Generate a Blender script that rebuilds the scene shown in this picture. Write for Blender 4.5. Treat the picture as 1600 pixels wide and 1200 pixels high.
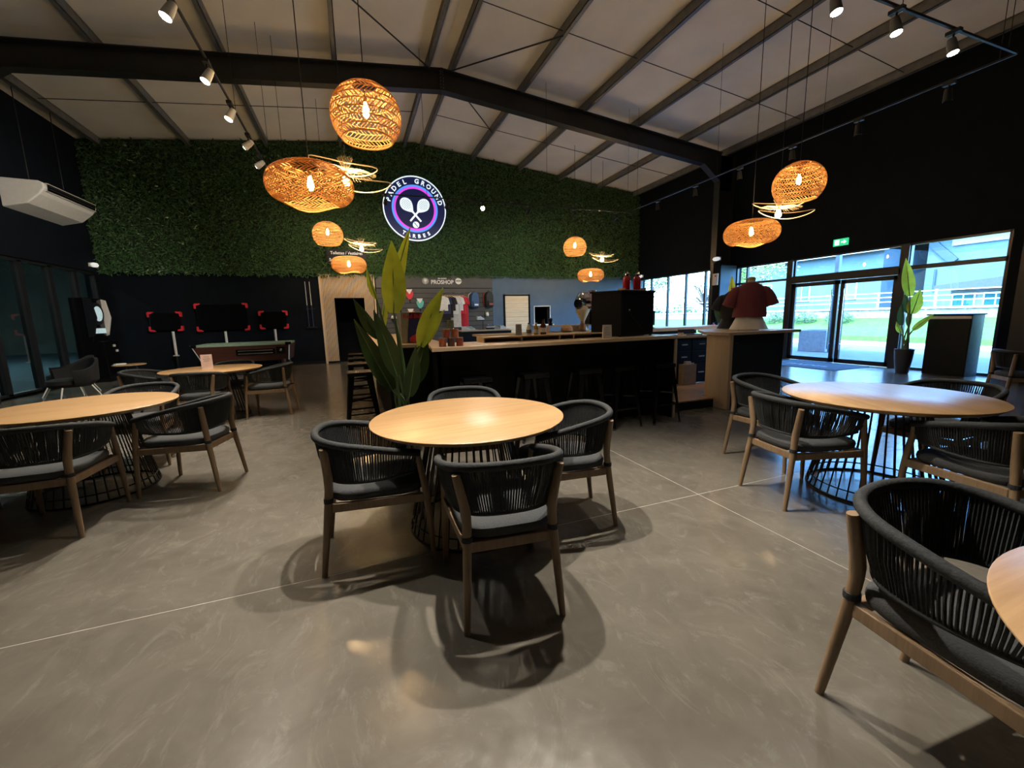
import bpy, math, random
from math import sin, cos, pi, radians, sqrt, atan2
from mathutils import Matrix, Vector, Quaternion

for _o in list(bpy.data.objects):
    bpy.data.objects.remove(_o, do_unlink=True)
scene = bpy.context.scene
COL = scene.collection
random.seed(11)

# ------------------------------------------------------------------ camera
def cam_setup():
    yaw, pitch, roll = radians(20.565), radians(9.170), radians(-1.4459)
    f = Vector((sin(yaw) * cos(pitch), cos(yaw) * cos(pitch), -sin(pitch)))
    r = Vector((cos(yaw), -sin(yaw), 0))
    u = r.cross(f)
    r2 = r * cos(roll) + u * sin(roll)
    u2 = -r * sin(roll) + u * cos(roll)
    cd = bpy.data.cameras.new('camera')
    cd.sensor_fit = 'HORIZONTAL'
    cd.sensor_width = 36.0
    cd.lens = 36.0 * 647.0 / 1600.0
    cd.clip_start = 0.03
    cd.clip_end = 300
    co = bpy.data.objects.new('camera', cd)
    COL.objects.link(co)
    m = Matrix(((r2.x, u2.x, -f.x, 0), (r2.y, u2.y, -f.y, 0), (r2.z, u2.z, -f.z, 1.4), (0, 0, 0, 1)))
    co.matrix_world = m
    scene.camera = co
cam_setup()

# ------------------------------------------------------------------ world, sun, exposure
wd = bpy.data.worlds.new('sky')
scene.world = wd
wd.use_nodes = True
_nt = wd.node_tree
_bg = _nt.nodes['Background']
_sky = _nt.nodes.new('ShaderNodeTexSky')
_sky.sky_type = 'NISHITA'
_sky.sun_disc = False
_sky.sun_elevation = radians(52)
_sky.sun_rotation = radians(-80)
_sky.air_density = 1.0
_sky.dust_density = 1.5
_sky.ozone_density = 1.5
_tint = _nt.nodes.new('ShaderNodeMix')          # the camera is balanced for warm lamps, so daylight reads blue
_tint.data_type = 'RGBA'
_tint.blend_type = 'MULTIPLY'
_tint.inputs['Factor'].default_value = 1.0
_tint.inputs['B'].default_value = (0.48, 0.84, 1.18, 1)
_nt.links.new(_sky.outputs[0], _tint.inputs['A'])
_nt.links.new(_tint.outputs['Result'], _bg.inputs[0])
_bg.inputs[1].default_value = 2.4

sun = bpy.data.lights.new('sun', 'SUN')
sun.energy = 7.0
sun.angle = radians(0.6)
sun.color = (0.80, 0.94, 1.0)
suno = bpy.data.objects.new('sun', sun)
COL.objects.link(suno)
suno.rotation_euler = Vector((-0.50, -0.18, 0.85)).to_track_quat('Z', 'Y').to_euler()

scene.view_settings.view_transform = 'Standard'
scene.view_settings.look = 'None'
scene.view_settings.gamma = 1.0
scene.view_settings.use_curve_mapping = False
scene.view_settings.exposure = 0.9
SPOT_W = 85.0       # watts of one track spotlight
BULB_E = 230.0        # emission of a pendant bulb
try:
    scene.cycles.max_bounces = 8
    scene.cycles.diffuse_bounces = 5
    scene.cycles.transparent_max_bounces = 12
    scene.cycles.sample_clamp_indirect = 6.0
except Exception:
    pass

# ------------------------------------------------------------------ materials
MATS = {}
def sock(bs, *names):
    for n in names:
        if n in bs.inputs:
            return bs.inputs[n]
def mat(name, col, rough=0.6, metal=0.0, var=0.12, scale=12.0, bump=0.0, emit=None, estr=0.0,
        trans=0.0, stretch=None, spec=0.5, coat=0.0, bscale=None, rvar=0.0):
    """principled material whose colour is broken up by procedural noise"""
    if name in MATS:
        return MATS[name]
    m = bpy.data.materials.new(name)
    m.use_nodes = True
    nt = m.node_tree
    bs = nt.nodes['Principled BSDF']
    tc = nt.nodes.new('ShaderNodeTexCoord')
    mp = nt.nodes.new('ShaderNodeMapping')
    nt.links.new(tc.outputs['Object'], mp.inputs['Vector'])
    if stretch:
        mp.inputs['Scale'].default_value = stretch
    nz = nt.nodes.new('ShaderNodeTexNoise')
    nz.inputs['Scale'].default_value = scale
    nz.inputs['Detail'].default_value = 5
    nt.links.new(mp.outputs[0], nz.inputs['Vector'])
    rp = nt.nodes.new('ShaderNodeValToRGB')
    a = [max(0, c * (1 - var)) for c in col]
    b = [min(1, c * (1 + var)) for c in col]
    rp.color_ramp.elements[0].position = 0.3
    rp.color_ramp.elements[1].position = 0.7
    rp.color_ramp.elements[0].color = (*a, 1)
    rp.color_ramp.elements[1].color = (*b, 1)
    nt.links.new(nz.outputs['Fac'], rp.inputs[0])
    nt.links.new(rp.outputs[0], bs.inputs['Base Color'])
    bs.inputs['Roughness'].default_value = rough
    bs.inputs['Metallic'].default_value = metal
    sock(bs, 'Specular IOR Level').default_value = spec
    if coat:
        sock(bs, 'Coat Weight').default_value = coat
    if rvar:
        mr = nt.nodes.new('ShaderNodeMapRange')
        mr.inputs['To Min'].default_value = max(0, rough - rvar)
        mr.inputs['To Max'].default_value = min(1, rough + rvar)
        nt.links.new(nz.outputs['Fac'], mr.inputs['Value'])
        nt.links.new(mr.outputs[0], bs.inputs['Roughness'])
    if bump:
        n2 = nz
        if bscale:
            n2 = nt.nodes.new('ShaderNodeTexNoise')
            n2.inputs['Scale'].default_value = bscale
            n2.inputs['Detail'].default_value = 3
            nt.links.new(mp.outputs[0], n2.inputs['Vector'])
        bp = nt.nodes.new('ShaderNodeBump')
        bp.inputs['Strength'].default_value = bump
        bp.inputs['Distance'].default_value = 0.01
        nt.links.new(n2.outputs['Fac'], bp.inputs['Height'])
        nt.links.new(bp.outputs[0], bs.inputs['Normal'])
    if emit:
        bs.inputs['Emission Color'].default_value = (*emit, 1)
        bs.inputs['Emission Strength'].default_value = estr
    if trans:
        tr = nt.nodes.new('ShaderNodeBsdfTranslucent')
        nt.links.new(rp.outputs[0], tr.inputs['Color'])
        mx = nt.nodes.new('ShaderNodeMixShader')
        mx.inputs[0].default_value = trans
        nt.links.new(bs.outputs[0], mx.inputs[1])
        nt.links.new(tr.outputs[0], mx.inputs[2])
        nt.links.new(mx.outputs[0], nt.nodes['Material Output'].inputs[0])
    MATS[name] = m
    return m

def wood(name, c1, c2, rough=0.45, along=0, scale=3.0, bump=0.05, coat=0.0):
    """long-grained wood, grain along axis `along` of the object"""
    if name in MATS:
        return MATS[name]
    m = bpy.data.materials.new(name)
    m.use_nodes = True
    nt = m.node_tree
    bs = nt.nodes['Principled BSDF']
    tc = nt.nodes.new('ShaderNodeTexCoord')
    mp = nt.nodes.new('ShaderNodeMapping')
    s = [scale * 6, scale * 6, scale * 6]
    s[along] = scale * 0.35
    mp.inputs['Scale'].default_value = s
    nt.links.new(tc.outputs['Object'], mp.inputs['Vector'])
    nz = nt.nodes.new('ShaderNodeTexNoise')
    nz.inputs['Scale'].default_value = 1.0
    nz.inputs['Detail'].default_value = 8
    nz.inputs['Roughness'].default_value = 0.65
    nz.inputs['Distortion'].default_value = 0.6
    nt.links.new(mp.outputs[0], nz.inputs['Vector'])
    n2 = nt.nodes.new('ShaderNodeTexNoise')
    n2.inputs['Scale'].default_value = 4.0
    n2.inputs['Detail'].default_value = 6
    nt.links.new(mp.outputs[0], n2.inputs['Vector'])
    ad = nt.nodes.new('ShaderNodeMath')
    ad.operation = 'MULTIPLY_ADD'
    ad.inputs[1].default_value = 0.35
    nt.links.new(n2.outputs['Fac'], ad.inputs[0])
    nt.links.new(nz.outputs['Fac'], ad.inputs[2])
    rp = nt.nodes.new('ShaderNodeValToRGB')
    rp.color_ramp.elements[0].position = 0.45
    rp.color_ramp.elements[1].position = 0.85
    rp.color_ramp.elements[0].color = (*c1, 1)
    rp.color_ramp.elements[1].color = (*c2, 1)
    nt.links.new(ad.outputs[0], rp.inputs[0])
    nt.links.new(rp.outputs[0], bs.inputs['Base Color'])
    bs.inputs['Roughness'].default_value = rough
    if coat:
        sock(bs, 'Coat Weight').default_value = coat
        sock(bs, 'Coat Roughness').default_value = 0.3
    bp = nt.nodes.new('ShaderNodeBump')
    bp.inputs['Strength'].default_value = bump
    bp.inputs['Distance'].default_value = 0.01
    nt.links.new(ad.outputs[0], bp.inputs['Height'])
    nt.links.new(bp.outputs[0], bs.inputs['Normal'])
    MATS[name] = m
    return m

def glass(name, tint=(0.93, 0.97, 0.98), refl=0.10):
    if name in MATS:
        return MATS[name]
    m = bpy.data.materials.new(name)
    m.use_nodes = True
    nt = m.node_tree
    nt.nodes.remove(nt.nodes['Principled BSDF'])
    tr = nt.nodes.new('ShaderNodeBsdfTransparent')
    tr.inputs[0].default_value = (*tint, 1)
    gl = nt.nodes.new('ShaderNodeBsdfGlossy')
    gl.inputs['Roughness'].default_value = 0.01
    lw = nt.nodes.new('ShaderNodeLayerWeight')      # Schlick reflectance, the same from both faces of the pane
    lw.inputs['Blend'].default_value = 0.5
    pw = nt.nodes.new('ShaderNodeMath')
    pw.operation = 'POWER'
    pw.inputs[1].default_value = 5.0
    nt.links.new(lw.outputs['Facing'], pw.inputs[0])
    ml = nt.nodes.new('ShaderNodeMath')
    ml.operation = 'MULTIPLY_ADD'
    ml.inputs[1].default_value = 1.0 - refl
    ml.inputs[2].default_value = refl
    ml.use_clamp = True
    nt.links.new(pw.outputs[0], ml.inputs[0])
    mx = nt.nodes.new('ShaderNodeMixShader')
    nt.links.new(ml.outputs[0], mx.inputs[0])
    nt.links.new(tr.outputs[0], mx.inputs[1])
    nt.links.new(gl.outputs[0], mx.inputs[2])
    nt.links.new(mx.outputs[0], nt.nodes['Material Output'].inputs[0])
    MATS[name] = m
    return m

def emis(name, col, s):
    return mat(name, col, 0.5, emit=col, estr=s, var=0.02)

def concrete_floor():
    m = bpy.data.materials.new('polished_concrete')
    m.use_nodes = True
    nt = m.node_tree
    bs = nt.nodes['Principled BSDF']
    N = nt.nodes.new
    L = nt.links.new
    tc = N('ShaderNodeTexCoord')
    def noise(scale, detail, dist=0.0, sc=(1, 1, 1), rough=0.6):
        mp = N('ShaderNodeMapping')
        mp.inputs['Scale'].default_value = sc
        L(tc.outputs['Object'], mp.inputs['Vector'])
        n = N('ShaderNodeTexNoise')
        n.inputs['Scale'].default_value = scale
        n.inputs['Detail'].default_value = detail
        n.inputs['Distortion'].default_value = dist
        n.inputs['Roughness'].default_value = rough
        L(mp.outputs[0], n.inputs['Vector'])
        return n
    big = noise(0.45, 6, 0.8)
    med = noise(3.2, 9, 1.2)
    swirl = noise(4.5, 10, 3.0, (1, 0.5, 1), 0.75)
    fine = noise(60, 4)
    r1 = N('ShaderNodeValToRGB')
    r1.color_ramp.elements[0].position = 0.3
    r1.color_ramp.elements[1].position = 0.72
    r1.color_ramp.elements[0].color = (0.126, 0.114, 0.095, 1)
    r1.color_ramp.elements[1].color = (0.172, 0.157, 0.132, 1)
    L(med.outputs['Fac'], r1.inputs[0])
    r2 = N('ShaderNodeValToRGB')
    r2.color_ramp.elements[0].position = 0.53
    r2.color_ramp.elements[1].position = 0.70
    r2.color_ramp.elements[0].color = (0, 0, 0, 1)
    r2.color_ramp.elements[1].color = (1, 1, 1, 1)
    L(swirl.outputs['Fac'], r2.inputs[0])
    mx = N('ShaderNodeMix')
    mx.data_type = 'RGBA'
    ml = N('ShaderNodeMath')
    ml.operation = 'MULTIPLY'
    ml.inputs[1].default_value = 0.38
    L(r2.outputs[0], ml.inputs[0])
    L(ml.outputs[0], mx.inputs['Factor'])
    L(r1.outputs[0], mx.inputs['A'])
    mx.inputs['B'].default_value = (0.30, 0.285, 0.25, 1)
    r3 = N('ShaderNodeMapRange')
    r3.inputs['From Min'].default_value = 0.3
    r3.inputs['From Max'].default_value = 0.7
    r3.inputs['To Min'].default_value = 0.85
    r3.inputs['To Max'].default_value = 1.12
    L(big.outputs['Fac'], r3.inputs['Value'])
    hv = N('ShaderNodeHueSaturation')
    L(mx.outputs['Result'], hv.inputs['Color'])
    L(r3.outputs[0], hv.inputs['Value'])
    L(hv.outputs[0], bs.inputs['Base Color'])
    rr = N('ShaderNodeMapRange')
    rr.inputs['From Min'].default_value = 0.3
    rr.inputs['From Max'].default_value = 0.75
    rr.inputs['To Min'].default_value = 0.15
    rr.inputs['To Max'].default_value = 0.27
    rgh = noise(9.0, 6, 1.0)
    L(rgh.outputs['Fac'], rr.inputs['Value'])
    L(rr.outputs[0], bs.inputs['Roughness'])
    sock(bs, 'Specular IOR Level').default_value = 0.5
    bp = N('ShaderNodeBump')
    bp.inputs['Strength'].default_value = 0.05
    bp.inputs['Distance'].default_value = 0.01
    L(swirl.outputs['Fac'], bp.inputs['Height'])
    bp2 = N('ShaderNodeBump')
    bp2.inputs['Strength'].default_value = 0.02
    bp2.inputs['Distance'].default_value = 0.005
    L(fine.outputs['Fac'], bp2.inputs['Height'])
    L(bp.outputs[0], bp2.inputs['Normal'])
    L(bp2.outputs[0], bs.inputs['Normal'])
    MATS['concrete'] = m
    return m

M_floor = concrete_floor()
M_joint = mat('joint_sealant', (0.38, 0.36, 0.32), 0.8)
M_black = mat('black_wall_paint', (0.0045, 0.0068, 0.0115), 0.8, var=0.2, scale=3, spec=0.12)
M_blackm = mat('matt_black_laminate', (0.0065, 0.0080, 0.0118), 0.5, var=0.15, scale=5, spec=0.25)
M_blue = mat('slate_blue_wall', (0.060, 0.105, 0.165), 0.6, var=0.08, scale=3)  # slate blue tone of the right back wall section and column casing
M_grey = mat('slatwall_grey', (0.055, 0.052, 0.050), 0.55, var=0.1, scale=4)
M_steel = mat('dark_painted_steel', (0.014, 0.015, 0.017), 0.45, var=0.2, scale=6)
M_purlin = mat('galvanised_purlin', (0.18, 0.18, 0.18), 0.5, metal=0.3, var=0.15, scale=8)
M_roof = mat('roof_panel_white', (0.80, 0.77, 0.69), 0.7, var=0.06, scale=1.2)
M_frame = mat('black_aluminium_frame', (0.012, 0.013, 0.015), 0.4, var=0.1)
M_glass = glass('window_glass', (0.93, 0.97, 0.98), 0.04)
M_glassd = glass('dark_hall_glass', (0.50, 0.56, 0.55), 0.06)
M_oakt = wood('oak_table_veneer', (0.37, 0.215, 0.095), (0.52, 0.33, 0.16), 0.34, 0, 3.0, 0.08, 0.22)
M_oakleg = wood('oak_chair_leg', (0.20, 0.13, 0.072), (0.30, 0.205, 0.122), 0.5, 2, 5.0, 0.08)
M_bar = wood('birch_bar_top', (0.56, 0.40, 0.24), (0.70, 0.53, 0.35), 0.45, 0, 2.5, 0.03)
M_barv = wood('birch_panel_upright', (0.54, 0.39, 0.24), (0.66, 0.49, 0.32), 0.5, 2, 2.5, 0.03)
M_plank = wood('platform_plank', (0.33, 0.19, 0.09), (0.50, 0.31, 0.16), 0.4, 1, 3.0, 0.05)
M_slat = wood('slat_panel_oak', (0.55, 0.40, 0.25), (0.70, 0.54, 0.36), 0.55, 2, 4.0, 0.04)
M_rope = mat('charcoal_rope', (0.022, 0.026, 0.029), 0.8, var=0.3, scale=90, bump=0.3)
M_cush = mat('dark_grey_cushion', (0.050, 0.054, 0.058), 0.9, var=0.15, scale=140, bump=0.25)
M_wire = mat('black_wire_steel', (0.008, 0.008, 0.009), 0.35, var=0.1)
M_stool = mat('gloss_black_steel', (0.006, 0.006, 0.007), 0.18, var=0.1)
M_rattan = mat('rattan_cane', (0.74, 0.44, 0.16), 0.55, var=0.25, scale=30, trans=0.38)
M_rattan2 = mat('pale_rattan_wire', (0.70, 0.52, 0.32), 0.5, var=0.1, scale=30)
M_bulb = emis('warm_bulb_glow', (1.0, 0.66, 0.30), BULB_E)
M_brass = mat('brass_socket', (0.45, 0.30, 0.10), 0.35, metal=1.0)
M_cable = mat('black_cable', (0.01, 0.01, 0.01), 0.6)
M_white = mat('white_plastic', (0.72, 0.71, 0.67), 0.45, var=0.04)
M_whitem = mat('white_metal', (0.70, 0.70, 0.68), 0.35, var=0.04)
M_chrome = mat('chrome', (0.75, 0.74, 0.74), 0.12, metal=1.0, var=0.05)
M_leafw = mat('artificial_leaf', (0.062, 0.145, 0.048), 0.38, var=0.75, scale=16, trans=0.15)
M_leaf_lit = mat('plant_leaf_lit', (0.47, 0.56, 0.05), 0.38, var=0.25, scale=5, trans=0.3)  # pendant light on the upper leaves is put into this bright colour
M_leaf_shade = mat('plant_leaf_shade', (0.035, 0.065, 0.018), 0.38, var=0.25, scale=5, trans=0.25)  # darker copy of the leaf, with the shade on lower leaves in its colour
M_stem = mat('plant_stem', (0.10, 0.17, 0.06), 0.5)
M_pot = mat('anthracite_pot', (0.035, 0.037, 0.04), 0.5)
M_soil = mat('potting_soil', (0.03, 0.02, 0.014), 0.95, bump=0.6, scale=60)
M_red = mat('red_corner_plastic', (0.70, 0.03, 0.05), 0.4)
M_screen = mat('dark_screen', (0.004, 0.004, 0.005), 0.12)
M_spotlens = emis('spot_lens_glow', (1.0, 0.93, 0.82), 55.0)
M_card = mat('paper_card', (0.74, 0.70, 0.66), 0.7, var=0.03)
M_ink = mat('dark_print', (0.05, 0.05, 0.06), 0.7)

# ------------------------------------------------------------------ mesh helpers
class MB:
    def __init__(s):
        s.v = []
        s.f = []
        s.mi = []
        s.cur = 0
    def add(s, vs, fs):
        o = len(s.v)
        s.v.extend([tuple(p) for p in vs])
        for f in fs:
            s.f.append(tuple(i + o for i in f))
            s.mi.append(s.cur)
    def box(s, x0, x1, y0, y1, z0, z1):
        s.add([(x0, y0, z0), (x1, y0, z0), (x1, y1, z0), (x0, y1, z0), (x0, y0, z1), (x1, y0, z1), (x1, y1, z1), (x0, y1, z1)],
              [(0, 3, 2, 1), (4, 5, 6, 7), (0, 1, 5, 4), (1, 2, 6, 5), (2, 3, 7, 6), (3, 0, 4, 7)])
        return s
    def cbox(s, c, d, rz=0.0):
        n = len(s.v)
        s.box(-d[0] / 2, d[0] / 2, -d[1] / 2, d[1] / 2, -d[2] / 2, d[2] / 2)
        for i in range(n, len(s.v)):
            x, y, z = s.v[i]
            s.v[i] = (c[0] + x * cos(rz) - y * sin(rz), c[1] + x * sin(rz) + y * cos(rz), c[2] + z)
        return s
    def bar(s, p0, p1, w, h=None, up=(0, 0, 1), w1=None, h1=None):
        """rectangular bar from p0 to p1 (w sideways, h along up), may taper to w1,h1"""
        h = w if h is None else h
        w1 = w if w1 is None else w1
        h1 = h if h1 is None else h1
        p0 = Vector(p0); p1 = Vector(p1)
        d = (p1 - p0).normalized()
        u = Vector(up)
        if abs(d.dot(u)) > 0.98:
            u = Vector((0, 1, 0))
        a = d.cross(u).normalized()
        b = a.cross(d)
        vs = []
        for p, ww, hh in ((p0, w, h), (p1, w1, h1)):
            for sx, sy in ((-1, -1), (1, -1), (1, 1), (-1, 1)):
                vs.append(p + a * (sx * ww / 2) + b * (sy * hh / 2))
        s.add(vs, [(0, 1, 2, 3), (4, 7, 6, 5), (0, 4, 5, 1), (1, 5, 6, 2), (2, 6, 7, 3), (3, 7, 4, 0)])
        return s
    def tube(s, pts, r, n=8, closed=False, cap=True):
        """tube along pts; r a number or a list"""
        P = [Vector(p) for p in pts]
        k = len(P)
        R = r if isinstance(r, (list, tuple)) else [r] * k
        prev = None
        vs = []
        for i in range(k):
            if closed:
                t = (P[(i + 1) % k] - P[i - 1])
            elif i == 0:
                t = P[1] - P[0]
            elif i == k - 1:
                t = P[-1] - P[-2]
            else:
                t = P[i + 1] - P[i - 1]
            t.normalize()
            if prev is None:
                a = t.cross(Vector((0, 0, 1)))
                if a.length < 0.05:
                    a = t.cross(Vector((1, 0, 0)))
                a.normalize()
            else:
                a = prev - t * prev.dot(t)
                if a.length < 1e-6:
                    a = t.orthogonal()
                a.normalize()
            prev = a
            b = t.cross(a)
            for j in range(n):
                q = 2 * pi * j / n
                vs.append(P[i] + (a * cos(q) + b * sin(q)) * R[i])
        fs = []
        for i in range(k if closed else k - 1):
            i2 = (i + 1) % k
            for j in range(n):
                j2 = (j + 1) % n
                fs.append((i * n + j, i * n + j2, i2 * n + j2, i2 * n + j))
        if cap and not closed:
            fs.append(tuple(range(n - 1, -1, -1)))
            fs.append(tuple((k - 1) * n + j for j in range(n)))
        s.add(vs, fs)
        return s
    def lathe(s, prof, c=(0, 0, 0), n=24, cap=True):
        """profile [(r,z)] turned about z"""
        vs = []
        for r, z in prof:
            for j in range(n):
                q = 2 * pi * j / n
                vs.append((c[0] + r * cos(q), c[1] + r * sin(q), c[2] + z))
        fs = []
        k = len(prof)
        for i in range(k - 1):
            for j in range(n):
                j2 = (j + 1) % n
                fs.append((i * n + j, i * n + j2, (i + 1) * n + j2, (i + 1) * n + j))
        if cap:
            fs.append(tuple(range(n - 1, -1, -1)))
            fs.append(tuple((k - 1) * n + j for j in range(n)))
        s.add(vs, fs)
        return s
    def prism(s, poly, y0, y1, axis='Y'):
        """extrude 2-D polygon; axis Y: poly is (x,z); axis X: (y,z); axis Z: (x,y)"""
        def P(a, b, t):
            return {'Y': (a, t, b), 'X': (t, a, b), 'Z': (a, b, t)}[axis]
        n = len(poly)
        vs = [P(a, b, y0) for a, b in poly] + [P(a, b, y1) for a, b in poly]
        fs = [tuple(range(n)), tuple(range(2 * n - 1, n - 1, -1))]
        for i in range(n):
            j = (i + 1) % n
            fs.append((i, i + n, j + n, j))
        s.add(vs, fs)
        return s
    def mesh(s, name, mats, smooth=False, fix=True):
        me = bpy.data.meshes.new(name)
        me.from_pydata(s.v, [], s.f)
        if not isinstance(mats, (list, tuple)):
            mats = [mats]
        for m in mats:
            me.materials.append(m)
        if len(mats) > 1:
            me.polygons.foreach_set('material_index', s.mi)
        if fix:
            import bmesh
            bm = bmesh.new()
            bm.from_mesh(me)
            bmesh.ops.recalc_face_normals(bm, faces=bm.faces)
            bm.to_mesh(me)
            bm.free()
        if smooth:
            me.polygons.foreach_set('use_smooth', [True] * len(me.polygons))
            try:
                me.set_sharp_from_angle(angle=radians(40))
            except Exception:
                pass
        me.update()
        return me
    def build(s, name, mats, parent=None, smooth=False, bevel=0.0, world=False, seg=2):
        if world and parent is not None:
            inv = (Matrix.Translation(parent.location) @ Matrix.Rotation(parent.rotation_euler.z, 4, 'Z')).inverted()
            s.v = [tuple(inv @ Vector(p)) for p in s.v]
        me = s.mesh(name, mats, smooth)
        o = bpy.data.objects.new(name, me)
        COL.objects.link(o)
        if parent is not None:
            o.parent = parent
        if bevel:
            md = o.modifiers.new('bevel', 'BEVEL')
            md.width = bevel
            md.segments = seg
            md.limit_method = 'ANGLE'
            md.angle_limit = radians(40)
        return o

def tag(o, label=None, cat=None, group=None, kind=None):
    if label: o['label'] = label
    if cat: o['category'] = cat
    if group: o['group'] = group
    if kind: o['kind'] = kind
    return o
def thing(name, label, cat, loc=(0, 0, 0), rz=0.0, group=None):
    o = bpy.data.objects.new(name, None)
    o.empty_display_size = 0.1
    COL.objects.link(o)
    o.location = loc
    o.rotation_euler = (0, 0, rz)
    return tag(o, label, cat, group)
def copy_tree(o, parent=None):
    c = o.copy()
    COL.objects.link(c)
    c.parent = parent
    for ch in [x for x in bpy.data.objects if x.parent == o]:
        copy_tree(ch, c)
    return c
def place(o, loc, rz=0.0, label=None, group=None):
    o.location = loc
    o.rotation_euler = (0, 0, rz)
    if label: o['label'] = label
    if group: o['group'] = group
    return o
def spline(pts, n):
    """catmull-rom through pts, n samples per span"""
    P = [Vector(p) for p in pts]
    out = []
    for i in range(len(P) - 1):
        p0 = P[i - 1] if i > 0 else P[0] * 2 - P[1]
        p1, p2 = P[i], P[i + 1]
        p3 = P[i + 2] if i + 2 < len(P) else P[-1] * 2 - P[-2]
        for k in range(n):
            t = k / n
            out.append(0.5 * ((2 * p1) + (p2 - p0) * t + (2 * p0 - 5 * p1 + 4 * p2 - p3) * t * t + (3 * p1 - p0 - 3 * p2 + p3) * t ** 3))
    out.append(P[-1])
    return out
def text_mesh(txt, size, depth=0.004, bold=0.0, align='CENTER'):
    cu = bpy.data.curves.new('lettering', 'FONT')
    cu.body = txt
    cu.size = size
    cu.extrude = depth
    cu.offset = bold
    cu.align_x = align
    cu.align_y = 'CENTER'
    cu.resolution_u = 3
    to = bpy.data.objects.new('lettering_tmp', cu)
    COL.objects.link(to)
    dg = bpy.context.evaluated_depsgraph_get()
    dg.update()
    me = bpy.data.meshes.new_from_object(to.evaluated_get(dg))
    bpy.data.objects.remove(to, do_unlink=True)
    return me
def text_obj(name, txt, size, m, loc, rot, parent=None, depth=0.004, bold=0.0, sx=1.0):
    me = text_mesh(txt, size, depth, bold)
    me.materials.clear()
    me.materials.append(m)
    o = bpy.data.objects.new(name, me)
    COL.objects.link(o)
    o.parent = parent
    o.location = loc
    o.rotation_euler = rot
    o.scale = (sx, 1, 1)
    return o
def join_meshes(name, items, m, parent=None):
    """items: (mesh, matrix) list joined into one object"""
    vs, fs = [], []
    for me, mx in items:
        o = len(vs)
        vs.extend([tuple(mx @ v.co) for v in me.vertices])
        fs.extend([tuple(i + o for i in p.vertices) for p in me.polygons])
    me = bpy.data.meshes.new(name)
    me.from_pydata(vs, [], fs)
    me.materials.append(m)
    ob = bpy.data.objects.new(name, me)
    COL.objects.link(ob)
    ob.parent = parent
    return ob

# ================================================================== SETTING
XL, XR, YB, YF = -6.6, 11.7, 15.4, -5.0
RX, RZ, SL = 2.4, 7.37, 0.103
def roofz(x):
    return RZ - SL * abs(x - RX)

# ---- floor: sealant bed with four cast slabs
fl = MB().box(XL - 0.3, XR + 0.25, YF - 0.3, YB + 0.3, -0.2, -0.0008).build('floor', M_joint)
tag(fl, kind='structure')
JX, JY, G = 2.41, 2.35, 0.0035
for x0, x1 in ((XL - 0.3, JX - G), (JX + G, XR + 0.25)):
    for y0, y1 in ((YF - 0.3, JY - G), (JY + G, YB + 0.3)):
        MB().box(x0, x1, y0, y1, -0.05, 0.0).build('slab', M_floor, fl)

# ---- ceiling: two roof slopes, purlins, sag rods, seams
ce = MB().prism([(XL - 0.3, roofz(XL - 0.3)), (RX, RZ), (XR + 0.3, roofz(XR + 0.3)), (XR + 0.3, roofz(XR + 0.3) + 0.2), (RX, RZ + 0.2), (XL - 0.3, roofz(XL - 0.3) + 0.2)],
                YF - 0.3, YB + 0.3).build('ceiling', M_roof)
tag(ce, kind='structure')
PUR = [-6.05, -4.0, -2.0, 0.1, 2.12, 2.62, 4.4, 6.2, 7.9, 9.65, 11.35]
for px in PUR:
    s = 1 if px > RX else -1
    z = roofz(px) - 0.004
    m = MB()
    t, w, d = 0.012, 0.075, 0.2
    m.box(px - t / 2, px + t / 2, YF, YB - 0.02, z - d, z)
    m.box(px - t / 2 if s > 0 else px - w, px + w if s > 0 else px + t / 2, YF, YB - 0.02, z - t - 0.012, z - 0.012)
    m.box(px - t / 2 if s > 0 else px - w, px + w if s > 0 else px + t / 2, YF, YB - 0.02, z - d, z - d + t)
    lx = px + w if s > 0 else px - w
    m.box(lx - t / 2, lx + t / 2, YF, YB - 0.02, z - d, z - d + 0.03)
    m.build('purlin', M_purlin, ce)
for yy in (12.9, 8.3, 6.1, 1.5):
    for a, b in zip(PUR[:-1], PUR[1:]):
        if b - a < 1:
            continue
        MB().tube([(a, yy, roofz(a) - 0.13), (b, yy, roofz(b) - 0.13)], 0.009, 5).build('sag_rod', M_steel, ce)
for p, q in (((0.1, 8.3, 6.95), (2.1, 10.5, 7.10)), ((2.6, 10.45, 7.10), (4.4, 8.3, 6.95)), ((2.7, 10.8, 7.1), (4.4, 12.9, 6.95)), ((2.1, 10.8, 7.1), (0.1, 12.9, 6.93))):
    MB().tube([p, q], 0.016, 6).build('brace_rod', M_steel, ce)
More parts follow.
